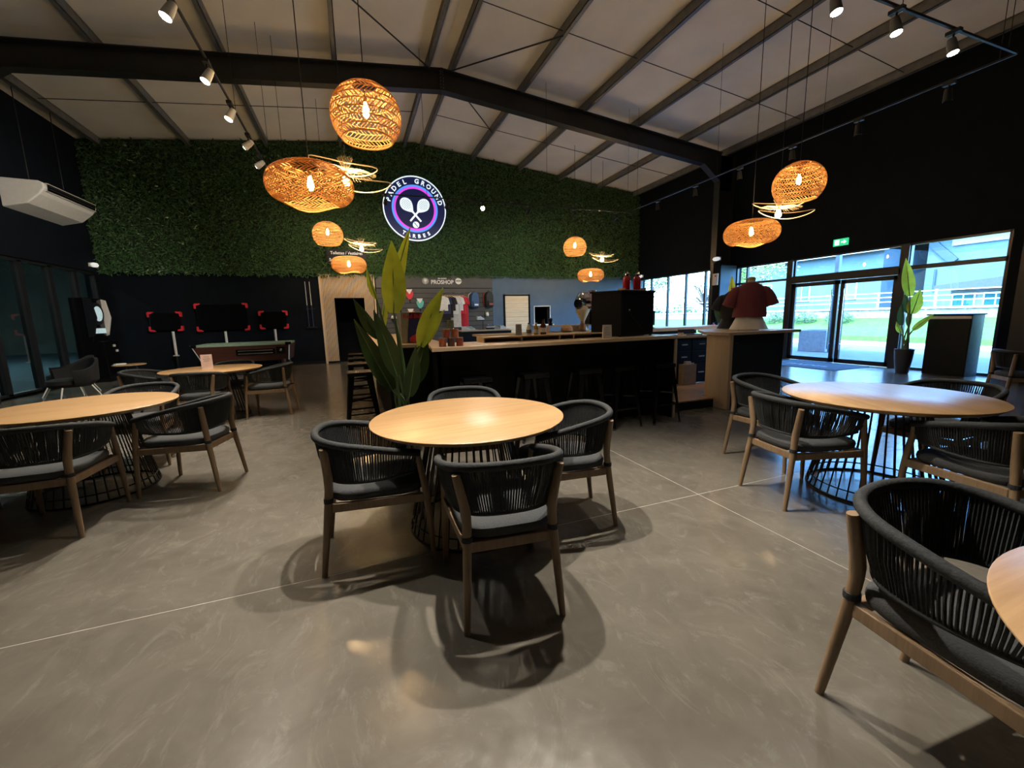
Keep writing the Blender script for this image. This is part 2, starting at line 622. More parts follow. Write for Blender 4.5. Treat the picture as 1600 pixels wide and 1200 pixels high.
# ---- portal frames
def portal(y, label):
    t = thing('portal_frame', label, 'steel frame', (RX, y, 0))
    dtop, dep, fw, ft = 0.19, 0.47, 0.22, 0.022
    for s, xe in ((-1, XL + 0.02), (1, XR - 0.02)):
        m = MB()
        za, zb = RZ - dtop, roofz(xe) - dtop
        xs = RX + s * 0.02
        hx = xe - s * 1.25                      # haunch start
        def seg(m, x0, x1, z0, z1, b0, b1):
            # web between (x0,z0-b0..z0) and (x1,..)
            m.prism([(x0, z0 - b0), (x1, z1 - b1), (x1, z1), (x0, z0)], y - 0.006, y + 0.006)
            m.bar((x0, y, z0 - ft / 2), (x1, y, z1 - ft / 2), fw, ft)
            m.bar((x0, y, z0 - b0 + ft / 2), (x1, y, z1 - b1 + ft / 2), fw, ft)
        zh = roofz(hx) - dtop
        seg(m, xs, hx, za, zh, dep, dep)
        seg(m, hx, xe - s * 0.55, zh, roofz(xe - s * 0.55) - dtop, dep, dep + 0.42)
        m.prism([(xe - s * 0.55, 5.2), (xe, 5.2), (xe, zb), (xe - s * 0.55, zb)], y - 0.006, y + 0.006)
        m.build('rafter', M_steel, t, world=True)
        c = MB()
        cd = 0.62 if s > 0 else 0.16
        c.box(min(xe, xe - s * cd), max(xe, xe - s * cd), y - 0.006, y + 0.006, 0, zb)
        for xx in (xe - s * 0.01, xe - s * (cd - 0.01)):
            c.box(xx - 0.011, xx + 0.011, y - 0.11, y + 0.11, 0, zb)
        c.build('column', M_steel, t, world=True)
    e = MB().box(RX - 0.02, RX + 0.02, y - 0.12, y + 0.12, RZ - dtop - dep - 0.01, RZ - dtop).build('end_plate', M_steel, t, world=True)
    for k in range(6):
        for sy in (-1, 1):
            MB().box(RX - 0.045, RX + 0.045, y + sy * 0.075 - 0.014, y + sy * 0.075 + 0.014, RZ - dtop - 0.07 - k * 0.07, RZ - dtop - 0.045 - k * 0.07).build('bolt', M_purlin, t, world=True)
    return t
portal(10.65, 'black steel portal frame with bolted apex spanning the room in front of the green wall')
portal(3.75, 'black steel portal frame overhead nearest the viewer, its haunch showing at the top right corner')

# ---- back wall
wb = MB()
wb.box(XL - 0.3, -0.51, YB, YB + 0.25, 0, 2.97)
wb.box(-0.51, 0.42, YB, YB + 0.25, 2.18, 2.97)
wb.box(0.42, 5.06, YB, YB + 0.25, 0, 2.97)
wb.box(XL - 0.3, XR + 0.3, YB + 0.02, YB + 0.25, 2.97, 7.6)
wbo = tag(wb.build('wall_back', M_black), kind='structure')
wq = MB()
wq.box(5.06, 6.82, YB, YB + 0.25, 0, 2.97)
wq.box(6.82, 7.49, YB, YB + 0.25, 0, 1.09)
wq.box(6.82, 7.49, YB, YB + 0.25, 1.79, 2.97)
wq.box(7.49, XR + 0.3, YB, YB + 0.25, 0, 2.97)
wq.build('blue_wall_section', M_blue, wbo)
# room behind doorway and hatch
MB().box(-0.8, 0.8, YB + 2.2, YB + 2.3, 0, 2.6).build('corridor_end_wall', M_black, wbo)
MB().box(-0.85, -0.75, YB + 0.25, YB + 2.3, 0, 2.6).build('corridor_side_wall', M_black, wbo)
MB().box(0.7, 0.8, YB + 0.25, YB + 2.3, 0, 2.6).build('corridor_side_wall', M_black, wbo)
MB().box(-0.85, 0.8, YB + 0.25, YB + 2.3, 2.6, 2.7).build('corridor_ceiling', M_black, wbo)
MB().box(-0.85, 0.8, YB + 0.25, YB + 2.3, -0.1, 0).build('corridor_floor', M_blackm, wbo)
MB().box(6.6, 7.7, YB + 1.2, YB + 1.3, 0.6, 2.4).build('hatch_room_wall', M_black, wbo)
MB().box(6.6, 7.7, YB + 0.25, YB + 1.3, 2.2, 2.3).build('hatch_room_ceiling', M_black, wbo)
MB().box(6.6, 6.7, YB + 0.25, YB + 1.3, 0.6, 2.3).build('hatch_room_side', M_black, wbo)
MB().box(7.6, 7.7, YB + 0.25, YB + 1.3, 0.6, 2.3).build('hatch_room_side', M_black, wbo)
MB().box(6.6, 7.7, YB + 0.25, YB + 1.3, 0.6, 0.7).build('hatch_room_floor', M_black, wbo)
tag(MB().box(XL, -0.95, YB - 0.015, YB, 0, 0.1).build('baseboard_back', M_blackm), kind='structure')

# hatch window frame
hf = thing('window_1', None, None, (7.155, YB, 1.09))
tag(hf, kind='structure')
for a in ((6.79, 6.82, 1.09, 1.81), (7.49, 7.52, 1.09, 1.81), (6.79, 7.52, 1.79, 1.82)):
    MB().box(a[0], a[1], YB - 0.02, YB + 0.1, a[2], a[3]).build('window_frame', M_whitem, hf, world=True)
MB().box(6.70, 7.62, YB - 0.14, YB + 0.05, 1.045, 1.09).build('window_sill', M_whitem, hf, world=True, bevel=0.004)
# wooden plank door in the blue wall
dr = tag(thing('door_1', None, None, (6.06, YB, 0)), kind='structure')
MB().box(5.50, 5.57, YB - 0.03, YB + 0.01, 0, 2.27).build('door_frame', M_black, dr, world=True)
MB().box(6.55, 6.62, YB - 0.03, YB + 0.01, 0, 2.27).build('door_frame', M_black, dr, world=True)
MB().box(5.50, 6.62, YB - 0.03, YB + 0.01, 2.21, 2.27).build('door_frame', M_black, dr, world=True)
M_door = wood('pale_pine_plank', (0.60, 0.47, 0.30), (0.78, 0.66, 0.46), 0.5, 0, 2.5, 0.03)
k = 0
z = 0.02
while z < 2.16:
    MB().box(5.575, 6.545, YB - 0.028, YB - 0.002, z, z + 0.168).build('plank', M_door, dr, world=True, bevel=0.006)
    z += 0.174

# ---- slatted oak panel around the doorway
sp = thing('slat_wall_panel', 'pale oak vertical slat panel framing the dark doorway on the back wall', 'wall panel', (-0.05, YB, 0))
MB().box(-0.90, -0.51, YB - 0.012, YB, 0.0, 2.97).build('backing', M_black, sp, world=True)
MB().box(0.42, 0.78, YB - 0.012, YB, 0.0, 2.97).build('backing', M_black, sp, world=True)
MB().box(-0.51, 0.42, YB - 0.012, YB, 2.18, 2.97).build('backing', M_black, sp, world=True)
MB().box(-0.96, -0.89, YB - 0.06, YB, 0, 2.97).build('edge_post', M_slat, sp, world=True, bevel=0.004)
MB().box(0.75, 0.80, YB - 0.06, YB, 0, 2.97).build('edge_post', M_slat, sp, world=True, bevel=0.004)
MB().box(-0.90, -0.51, YB - 0.05, YB - 0.012, 0.0, 0.07).build('plinth', M_black, sp, world=True)
pitch = 0.045
sl_long = MB().box(-0.014, 0.014, -0.040, 0, 0.07, 2.97).mesh('slat', M_slat)
sl_short = MB().box(-0.014, 0.014, -0.040, 0, 2.18, 2.97).mesh('slat', M_slat)
x = -0.865
while x < 0.74:
    o = bpy.data.objects.new('slat', sl_short if -0.53 < x < 0.44 else sl_long)
    COL.objects.link(o)
    o.parent = sp
    o.location = (x + 0.05, -0.012, 0)
    x += pitch

# ---- green plant wall (backing + foliage)
gw = tag(MB().prism([(XL, 2.97), (XR, 2.97), (XR, roofz(XR) - 0.02), (RX, RZ - 0.02), (XL, roofz(XL) - 0.02)], YB - 0.03, YB + 0.02).build('trim_1', mat('dark_green_mesh', (0.020, 0.032, 0.014), 0.8)), kind='structure')
def foliage_wall():
    rnd = random.Random(5)
    vs, fs = [], []
    n = 0
    for i in range(60000):
        x = rnd.uniform(XL + 0.02, XR - 0.02)
        top = roofz(x) - 0.02
        z = 2.90 + (top - 2.95) * rnd.random()
        y = YB - 0.03 - rnd.random() ** 1.5 * 0.13
        L = rnd.uniform(0.06, 0.125)
        w = L * rnd.uniform(0.30, 0.5)
        a = rnd.uniform(-pi, pi)
        dx, dz = sin(a) * 0.9, -abs(cos(a)) * rnd.choice((1, 1, 1, -0.6))
        dy = -rnd.uniform(0.1, 0.9)
        d = Vector((dx, dy, dz)).normalized()
        sd = d.cross(Vector((rnd.uniform(-0.5, 0.5), -1, rnd.uniform(-0.1, 0.7)))).normalized()
        p = Vector((x, y, z))
        up = sd.cross(d) * (w * 0.35)
        a0 = p
        b0 = p + d * (L * 0.5) + sd * (w * 0.5) + up
        c0 = p + d * L
        e0 = p + d * (L * 0.5) - sd * (w * 0.5) + up
        m0 = p + d * (L * 0.5)
        o = len(vs)
        vs += [tuple(a0), tuple(b0), tuple(c0), tuple(e0), tuple(m0)]
        fs += [(o, o + 1, o + 4), (o + 1, o + 2, o + 4), (o + 4, o + 2, o + 3), (o, o + 4, o + 3)]
    me = bpy.data.meshes.new('foliage')
    me.from_pydata(vs, [], fs)
    me.materials.append(M_leafw)
    o = bpy.data.objects.new('foliage', me)
    COL.objects.link(o)
    tag(o, 'dense artificial green foliage covering the upper back wall', 'plant wall', kind='stuff')
foliage_wall()

# ---- glazing helper (plane X = const)
def glazed(name, xg, y0, y1, z0, z1, mull, rails, gl, fw=0.06, dep=0.08, panes=True):
    t = tag(thing(name, None, None, (xg, (y0 + y1) / 2, z0)), kind='structure')
    xa, xb = xg - dep / 2, xg + dep / 2
    for yy in [y0, y1]:
        MB().box(xa, xb, yy - fw / 2, yy + fw / 2, z0, z1).build('frame_post', M_frame, t, world=True)
    for zz in (z0, z1):
        MB().box(xa, xb, y0, y1, zz - fw / 2, zz + fw / 2).build('frame_rail', M_frame, t, world=True)
    for yy, w in mull:
        MB().box(xa, xb, yy - w / 2, yy + w / 2, z0, z1).build('mullion', M_frame, t, world=True)
    for zz, w in rails:
        MB().box(xa, xb, y0, y1, zz - w / 2, zz + w / 2).build('transom', M_frame, t, world=True)
    ys = [y0] + [m[0] for m in mull] + [y1]
    zs = [z0] + [r[0] for r in rails] + [z1]
    if panes:
        for a, b in zip(ys[:-1], ys[1:]):
            for c, d in zip(zs[:-1], zs[1:]):
                MB().box(xg - 0.006, xg + 0.006, a + 0.02, b - 0.02, c + 0.02, d - 0.02).build('pane', gl, t, world=True)
    return t

# ---- right wall with entrance glazing and back windows
wr = MB()
wr.box(XR, XR + 0.25, YF - 0.3, 4.23, 0, 7.0)
wr.box(XR, XR + 0.25, 4.23, 10.32, 2.80, 7.0)
wr.box(XR, XR + 0.25, 10.32, 11.12, 0, 7.0)
wr.box(XR, XR + 0.25, 11.12, 15.15, 2.86, 7.0)
wr.box(XR, XR + 0.25, 15.15, YB + 0.3, 0, 7.0)
wro = tag(wr.build('wall_right', M_black), kind='structure')
XG = XR + 0.06
glazed('window_2', XG, 4.25, 5.80, 0.02, 2.79, [], [(2.27, 0.09)], M_glass, 0.07)
glazed('window_3', XG, 8.55, 10.30, 0.02, 2.79, [(9.92, 0.05)], [(2.27, 0.06)], M_glass, 0.06)
glazed('window_4', XG, 5.92, 8.45, 2.30, 2.79, [], [], M_glass, 0.06)
glazed('window_5', XG, 11.14, 15.12, 0.03, 2.84, [(11.60, 0.07), (12.52, 0.07), (13.48, 0.07), (14.46, 0.07)], [], M_glass, 0.06)
for yy in (5.86, 8.50):
    tag(MB().box(XG - 0.09, XG + 0.09, yy - 0.08, yy + 0.08, 0, 2.80).build('trim_2', M_frame), kind='structure')
tag(MB().box(XG - 0.09, XG + 0.09, 5.9, 8.45, 2.14, 2.28).build('trim_3', M_frame), kind='structure')
# entrance doors
for nm, y0, y1, hy in (('door_2', 7.20, 8.42, 7.32), ('door_3', 5.94, 7.16, 7.04)):
    t = tag(thing(nm, None, None, (XG, (y0 + y1) / 2, 0)), kind='structure')
    for a, b, c, d in ((y0, y0 + 0.10, 0.01, 2.13), (y1 - 0.10, y1, 0.01, 2.13), (y0, y1, 0.01, 0.12), (y0, y1, 2.03, 2.13)):
        MB().box(XG - 0.03, XG + 0.03, a, b, c, d).build('door_frame', M_frame, t, world=True)
    MB().box(XG - 0.006, XG + 0.006, y0 + 0.1, y1 - 0.1, 0.12, 2.03).build('pane', M_glass, t, world=True)
    MB().tube([(XG - 0.08, hy, 0.35), (XG - 0.08, hy, 1.9)], 0.014, 8).build('pull_handle', M_chrome, t, world=True)
    for hz in (0.5, 1.75):
        MB().tube([(XG - 0.08, hy, hz), (XG, hy, hz)], 0.008, 6).build('handle_fixing', M_chrome, t, world=True)
# boxed-in column beside the entrance
bc = thing('column_casing', 'slate blue boxed column casing between entrance glazing and back windows', 'column', (11.35, 10.42, 0))
MB().box(11.02, 11.70, 10.30, 10.52, 0, 2.86).build('casing', M_blue, bc, world=True)
MB().box(10.98, 11.02, 10.28, 10.54, 0, 2.95).build('edge_board', M_black, bc, world=True)

# ---- left wall with dark glazing on the padel hall
wl = MB()
wl.box(XL - 0.25, XL, YF - 0.3, 8.4, 0, 7.0)
wl.box(XL - 0.25, XL, 8.4, 15.2, 2.90, 7.0)
wl.box(XL - 0.25, XL, 15.2, YB + 0.3, 0, 7.0)
wl.box(XL - 0.25, XL, 8.4, 15.2, 0, 0.05)
wlo = tag(wl.build('wall_left', M_black), kind='structure')
glazed('window_6', XL - 0.06, 8.43, 15.18, 0.06, 2.88, [(9.35, 0.13), (10.35, 0.13), (11.35, 0.13), (12.33, 0.13), (13.30, 0.13), (14.27, 0.13)], [], M_glassd, 0.08, 0.12)
# padel hall beyond the glass: floor, walls, one daylight opening far back
M_hall = mat('hall_grey_green', (0.16, 0.20, 0.19), 0.8, var=0.15, scale=1.5)
M_turf = mat('court_turf', (0.05, 0.10, 0.13), 0.9, var=0.2, scale=20)
hl = MB()
hl.box(-22, XL - 0.25, -4, 32, -0.12, -0.02)
hall = tag(hl.build('floor_hall', M_turf), kind='structure')
hw = MB()
hw.box(-22.2, -22, -4, 18, -0.12, 7)
hw.box(-22.2, -22, 18, 21.5, -0.12, 0.6)
hw.box(-22.2, -22, 18, 21.5, 1.9, 7)
hw.box(-22.2, -22, 21.5, 32, -0.12, 7)
hw.box(-22.2, XL - 0.25, 32, 32.2, -0.12, 7)
hw.box(-22.2, XL - 0.25, -4.2, -4, -0.12, 7)
hw.box(XL - 0.25, XL - 0.05, YB + 0.3, 32, -0.12, 7)
tag(hw.build('wall_hall', M_hall), kind='structure')
tag(MB().box(-22.2, XL - 0.05, -4.2, 32.2, 7, 7.2).build('ceiling_hall', M_hall), kind='structure')
for hx_, hy_, lb in ((-12.0, 10.0, 'added unseen fill lamp in the dim hall beyond the left glazing, nearer one'), (-12.0, 20.0, 'added unseen fill lamp in the dim hall beyond the left glazing, farther one')):  # unseen lamps added to brighten the view through the left panes
    t_ = thing('hall_fill_lamp', lb, 'lamp', (hx_, hy_, 6.6))
    MB().box(-0.15, 0.15, -1.5, 1.5, 0.05, 0.15).build('housing', M_white, t_)
    MB().box(-0.12, 0.12, -1.45, 1.45, 0.03, 0.05).build('tube', emis('hall_fill_glow', (0.80, 0.95, 0.95), 190.0), t_)
    MB().box(-0.02, 0.02, -0.02, 0.02, 0.15, 0.42).build('hanger', M_steel, t_)
# front wall behind the viewer
tag(MB().box(XL - 0.3, XR + 0.3, YF - 0.25, YF, 0, 7.5).build('wall_front', M_black), kind='structure')

# ================================================================== ROPE CHAIRS AND ROUND TABLES
def make_chair():
    t = thing('rope_armchair', 'x', 'chair')
    for s in (-1, 1):
        # rear post: floor - knee - tip
        MB().tube(spline([(s * 0.228, -0.290, 0), (s * 0.215, -0.262, 0.22), (s * 0.203, -0.236, 0.42)], 3) +
                  spline([(s * 0.200, -0.229, 0.50), (s * 0.207, -0.228, 0.57), (s * 0.240, -0.236, 0.735)], 3),
                  [0.015, 0.0165, 0.018, 0.019, 0.020, 0.021, 0.0215, 0.022, 0.023, 0.024, 0.023, 0.022, 0.021, 0.019], 10).build('leg', M_oakleg, t, smooth=True)
        MB().tube(spline([(s * 0.262, 0.312, 0), (s * 0.256, 0.300, 0.22), (s * 0.250, 0.285, 0.43), (s * 0.255, 0.250, 0.652)], 3),
                  [0.014, 0.016, 0.017, 0.018, 0.019, 0.020, 0.020, 0.019, 0.018, 0.017], 10).build('leg', M_oakleg, t, smooth=True)
        MB().lathe([(0.0235, -0.012), (0.0255, -0.012), (0.0255, 0.012), (0.0235, 0.012)], (s * 0.203, -0.235, 0.43), 12).build('strap', M_rope, t)
        MB().bar((s * 0.205, -0.22, 0.385), (s * 0.250, 0.285, 0.385), 0.026, 0.05).build('side_rail', M_oakleg, t, bevel=0.004)
    MB().bar((-0.20, -0.228, 0.385), (0.20, -0.228, 0.385), 0.026, 0.05).build('back_rail', M_oakleg, t, bevel=0.004)
    MB().bar((-0.25, 0.285, 0.385), (0.25, 0.285, 0.385), 0.026, 0.05).build('front_rail', M_oakleg, t, bevel=0.004)
    # cushion: soft super-ellipse slab
    m = MB()
    n = 36
    layers = [(0.94, 0.410), (1.0, 0.425), (1.015, 0.445), (1.0, 0.463), (0.94, 0.475), (0.7, 0.484), (0.35, 0.488)]
    vs, fs = [], []
    for k, (sc, z) in enumerate(layers):
        for j in range(n):
            q = 2 * pi * j / n
            cx, sy = cos(q), sin(q)
            ex = abs(cx) ** 0.45 * (1 if cx > 0 else -1)
            ey = abs(sy) ** 0.45 * (1 if sy > 0 else -1)
            wx = 0.215 + 0.028 * (ey * 0.5 + 0.5)
            vs.append((ex * wx * sc, 0.030 + ey * 0.268 * sc, z))
    for k in range(len(layers) - 1):
        for j in range(n):
            j2 = (j + 1) % n
            fs.append((k * n + j, k * n + j2, (k + 1) * n + j2, (k + 1) * n + j))
    fs.append(tuple(range(n - 1, -1, -1)))
    fs.append(tuple((len(layers) - 1) * n + j for j in range(n)))
    m.add(vs, fs)
    m.build('seat_cushion', M_cush, t, smooth=True)
    # rope shell
    up = [(-0.262, 0.262, 0.655), (-0.288, 0.13, 0.688), (-0.292, -0.03, 0.725), (-0.262, -0.17, 0.752), (-0.17, -0.262, 0.768), (0, -0.295, 0.773)]
    lo = [(-0.238, 0.225, 0.545), (-0.252, 0.11, 0.535), (-0.250, -0.03, 0.528), (-0.215, -0.150, 0.528), (-0.13, -0.222, 0.532), (0, -0.246, 0.536)]
    up += [(-x, y, z) for x, y, z in reversed(up[:-1])]
    lo += [(-x, y, z) for x, y, z in reversed(lo[:-1])]
    U = spline(up, 5)
    Lw = spline(lo, 5)
    MB().tube(U, 0.0205, 10).build('top_rim', M_rope, t, smooth=True)
    MB().tube(Lw, 0.012, 8).build('lower_rim', M_rope, t, smooth=True)
    r = MB()
    N = 118
    def at(S, f):
        f = min(max(f, 0), 0.9999) * (len(S) - 1)
        i = int(f)
        return S[i].lerp(S[i + 1], f - i)
    rn = random.Random(3)
    for k in range(N):
        f = (k + 0.5) / N
        a, b = at(U, f), at(Lw, f)
        mid = a.lerp(b, 0.5) * 1.0
        off = Vector((mid.x, mid.y, 0)).normalized() * 0.012
        j = rn.uniform(-0.003, 0.003)
        w = 0.0043
        r.tube([a + off * 0.3, mid + off + Vector((j, j, 0)), b + off * 0.3], w, 4, cap=False)
        if 0.22 < f < 0.78:       # doubled lacing across the back
            f2 = f + 0.5 / N
            a, b = at(U, f2), at(Lw, f2)
            r.tube([a - off * 0.7, b - off * 0.7], w, 4, cap=False)
    r.build('rope_lacing', M_rope, t)
    return t

CH = make_chair()
_ch_used = [False]
def chair(x, y, dx, dy, label, group):
    o = CH if not _ch_used[0] else copy_tree(CH)
    _ch_used[0] = True
    return place(o, (x, y, 0), atan2(dy, dx) - pi / 2, label, group)

def make_table():
    t = thing('round_table', 'x', 'table')
    R = 0.64
    MB().lathe([(R - 0.03, 0.722), (R - 0.006, 0.740), (R, 0.745), (R, 0.749), (R - 0.003, 0.751)], n=96).build('table_top', M_oakt, t, smooth=True)
    MB().lathe([(0.30, 0.712), (R - 0.045, 0.716), (R - 0.0295, 0.7225)], n=96).build('dark_underside', M_blackm, t, smooth=True)
    for r, z, w in ((0.42, 0.008, 0.008), (0.405, 0.075, 0.006), (0.265, 0.700, 0.008)):
        MB().tube([(r * cos(2 * pi * k / 48), r * sin(2 * pi * k / 48), z) for k in range(48)], w, 6, closed=True).build('base_ring', M_wire, t, smooth=True)
    rod = MB().tube([(0.42, 0, 0.008), (0.265, 0, 0.702)], 0.0055, 6).mesh('rod', M_wire, True)
    for k in range(40):
        o = bpy.data.objects.new('rod', rod)
        COL.objects.link(o)
        o.parent = t
        o.rotation_euler = (0, 0, 2 * pi * k / 40)
    for k in range(4):
        a = pi / 4 + k * pi / 2
        MB().bar((0, 0, 0.7), (0.27 * cos(a), 0.27 * sin(a), 0.7), 0.03, 0.012).build('top_spoke', M_wire, t)
    return t
TB = make_table()
TABLES = [
    (0.68, 2.67, 0.15, 'bare oak topped round table in the middle foreground with two overlapping shadows under it'),
    (-2.20, 4.52, 0.4, 'oak topped round table at the left edge of the frame, nearest of the left pair'),
    (-2.02, 7.35, 0.2, 'oak topped round table holding a pink menu card near the pool table'),
    (3.70, 1.89, 1.1, 'round table on the right whose top mirrors blue window light'),
    (1.60, -0.15, 0.0, 'round table cut off by the right edge at the bottom'),
]
for i, (x, y, a, lb) in enumerate(TABLES):
    o = TB if i == 0 else copy_tree(TB)
    place(o, (x, y, 0), a, lb, 'round dining tables')

CHAIRS = [
    (0.624, 1.892, 0.105, 0.994, 'charcoal rope armchair with its back to the viewer, at the front of the middle table'),
    (0.037, 2.567, 1.0, -0.027, 'charcoal rope armchair on the left side of the middle table'),
    (1.297, 2.466, -0.985, 0.174, 'charcoal rope armchair on the right side of the middle table'),
    (0.83, 3.36, -0.15, -0.98, 'charcoal rope armchair on the far side of the middle table, mostly hidden by its top'),
    (3.075, 2.060, 0.979, -0.206, 'charcoal rope armchair on the near left of the blue-reflecting table'),
    (3.62, 2.72, 0.12, -0.99, 'charcoal rope armchair tucked behind the blue-reflecting table beside the wooden unit'),
    (3.52, 1.20, 0.25, 0.96, 'charcoal rope armchair in front of the blue-reflecting table at the right edge'),
    (4.40, 1.83, -1.0, 0.05, 'charcoal rope armchair on the far right of the blue-reflecting table, only its rim showing'),
    (1.713, 0.550, -0.07, -0.998, 'large foreground charcoal rope armchair at the bottom right'),
    (0.69, -0.06, 1.0, 0.0, 'charcoal rope armchair whose rim just enters the bottom right corner'),
    (-1.40, 4.30, -0.97, 0.23, 'charcoal rope armchair on the right side of the near left table'),
    (-2.065, 3.76, -0.03, 1.0, 'charcoal rope armchair in front of the near left table, cut by the left edge'),
    (-2.12, 5.33, 0.0, -1.0, 'charcoal rope armchair on the far side of the near left table, only its rim showing'),
    (-3.05, 4.60, 1.0, 0.0, 'charcoal rope armchair on the left side of the near left table, out at the edge'),
    (-1.255, 7.29, -0.99, 0.10, 'charcoal rope armchair on the right side of the menu-card table, nearest the doorway'),
    (-2.03, 6.80, 0.05, 1.0, 'charcoal rope armchair with its back to the viewer at the menu-card table'),
    (-2.82, 7.42, 1.0, -0.1, 'charcoal rope armchair on the left side of the menu-card table'),
    (-1.93, 8.02, -0.1, -1.0, 'charcoal rope armchair between the menu-card table and the pool table'),
]
for x, y, dx, dy, lb in CHAIRS:
    chair(x, y, dx, dy, lb, 'rope armchairs at the round tables')

# one more rope armchair towards the right hand wall
chair(8.62, 2.80, 0.72, -0.69, 'charcoal rope armchair at the right edge, in front of the black cabinet', 'rope armchairs at the round tables')

# ================================================================== PENDANT LAMPS
def weave(prof_fn, tiers, n, slant, w, hoop_r, wob=0.0):
    """tiers of slanted cane strips between hoops; prof_fn(u)->(r,z)"""
    m = MB()
    rn = random.Random(2)
    def P(u, q):
        r, z = prof_fn(u)
        return Vector((r * cos(q), r * sin(q), z + wob * sin(3 * q) * u))
    for k in range(tiers):
        u0, u1 = k / tiers, (k + 1) / tiers
        sg = slant if k % 2 == 0 else -slant
        for j in range(n):
            q = 2 * pi * (j + rn.uniform(-0.12, 0.12)) / n
            a, b = P(u0, q), P(u1, q + sg * 2 * pi / n)
            c = P((u0 + u1) / 2, q + sg * pi / n)
            m.tube([a, c, b], w, 4, cap=False)
    for k in range(tiers + 1):
        u = k / tiers
        if prof_fn(u)[0] < 0.02:
            continue
        rr = hoop_r * (1.6 if k in (0, tiers) else 1.0)
        m.tube([P(u, 2 * pi * j / 40) for j in range(40)], rr, 5, closed=True)
    return m

def dome_prof(u):
    # egg dome, open below: u 0 top -> 1 bottom rim
    a = 0.10 * pi + u * (0.76 * pi - 0.10 * pi)
    r = 0.385 * sin(a) ** 0.85
    z = 0.335 * cos(a) - 0.02
    return (r, z)
def disc_prof(u):
    a = 0.05 * pi + u * (0.88 * pi - 0.05 * pi)
    r = 0.465 * sin(a) ** 0.46
    z = 0.215 * cos(a)
    return (r, z)

def fittings(t, top, zb, ceil, k=1.0):
    """bulb hanging at zb (local), cable up to the ceiling (local height ceil)"""
    MB().lathe([(0.004, 0.075), (0.014, 0.070), (0.020 * k, 0.045), (0.030 * k, 0.01), (0.036 * k, -0.03), (0.030 * k, -0.065), (0.014 * k, -0.085), (0.003, -0.088)], (0, 0, zb), 14).build('bulb', M_bulb, t, smooth=True)
    MB().lathe([(0.021, 0.070), (0.021, 0.13), (0.010, 0.145)], (0, 0, zb), 12).build('socket', M_brass, t, smooth=True)
    return t

def make_dome():
    t = thing('rattan_dome_pendant', 'x', 'pendant lamp')
    weave(dome_prof, 9, 50, 1.5, 0.0054, 0.007).build('shade', M_rattan, t)
    fittings(t, 0.36, 0.06, 3)
    return t
def make_disc():
    t = thing('rattan_disc_pendant', 'x', 'pendant lamp')
    weave(disc_prof, 12, 60, 1.6, 0.0060, 0.0035, 0.022).build('shade', M_rattan, t)
    fittings(t, 0.2, 0.04, 3)
    return t
def make_wire():
    t = thing('wire_wing_pendant', 'x', 'pendant lamp')
    def loop(a, b, z, tilt, cx, wav):
        pts = []
        for k in range(56):
            q = 2 * pi * k / 56
            x, y = a * cos(q), b * sin(q)
            pts.append((cx + x, y, z + tilt * x + wav * cos(2 * q)))
        return pts
    MB().tube(loop(0.43, 0.26, 0.16, -0.10, -0.02, 0.035), 0.008, 6, closed=True).build('upper_wire_ring', M_rattan2, t, smooth=True)
    MB().tube(loop(0.46, 0.30, -0.02, -0.12, 0.12, 0.05), 0.008, 6, closed=True).build('lower_wire_ring', M_rattan2, t, smooth=True)
    m = MB()
    lp = loop(0.44, 0.28, 0.06, -0.10, 0.04, 0.04)
    for k in range(44):
        q = 2 * pi * k / 44
        i = int(k / 44 * 56) % 56
        e = Vector(lp[i])
        s = Vector((0.035 * cos(q), 0.035 * sin(q), 0.11))
        m.tube([s, s.lerp(e, 0.45) + Vector((0, 0, 0.035)), s.lerp(e, 0.80)], 0.0016, 4, cap=False)
    m.build('wire_fan', M_rattan2, t)
    m = MB()
    for k in range(26):
        q = 2 * pi * k / 26
        m.tube([(0.02 * cos(q), 0.02 * sin(q), 0.10), (0.10 * cos(q), 0.10 * sin(q), 0.26)], 0.0014, 4, cap=False)
    m.build('wire_spray', M_rattan2, t)
    fittings(t, 0.1, 0.0, 3, 1.5)
    return t
PROTO = {'dome': make_dome(), 'disc': make_disc(), 'wire': make_wire()}
def drop_tree(o):
    for ch in [x for x in bpy.data.objects if x.parent == o]:
        drop_tree(ch)
    bpy.data.objects.remove(o, do_unlink=True)
def pendant(kind, x, y, z, rz, label):
    o = copy_tree(PROTO[kind])
    place(o, (x, y, z), rz, label, 'rattan %s pendants' % kind)
    top = {'dome': 0.06 + 0.14, 'disc': 0.04 + 0.14, 'wire': 0.14}[kind]
    MB().tube([(0, 0, top), (0, 0, roofz(x) - z + 0.01)], 0.006, 5).build('cable', M_cable, o)
    return o
# cluster over the walkway (nearest)
pendant('dome', 0.33, 5.42, 3.73, 0.3, 'large rattan dome pendant, highest and nearest, left of the roof apex')
pendant('disc', -0.33, 5.53, 2.94, 0.2, 'large flattened rattan disc pendant of the nearest group, above the slat doorway')
pendant('wire', 0.07, 6.36, 3.30, 0.0, 'open wire wing pendant of the nearest group, behind the large rattan disc')
# cluster in front of the doorway
pendant('dome', -0.45, 12.69, 3.74, 0.9, 'small looking rattan dome pendant under the nearest disc pendant, before the plant wall')
pendant('disc', 0.02, 12.81, 2.96, 0.7, 'rattan disc pendant just above the slatted doorway')
pendant('wire', 0.40, 13.15, 3.48, 0.0, 'wire wing pendant left of the big leafy plant, before the toilets sign')
# cluster over the right tables
pendant('dome', 7.23, 5.23, 3.52, 2.0, 'rattan dome pendant against the black right wall')
pendant('disc', 7.05, 5.93, 2.83, 1.1, 'rattan disc pendant above the mannequin, lowest before the right wall')
pendant('wire', 7.95, 6.11, 3.28, -0.9, 'wire wing pendant between dome and disc before the right wall')
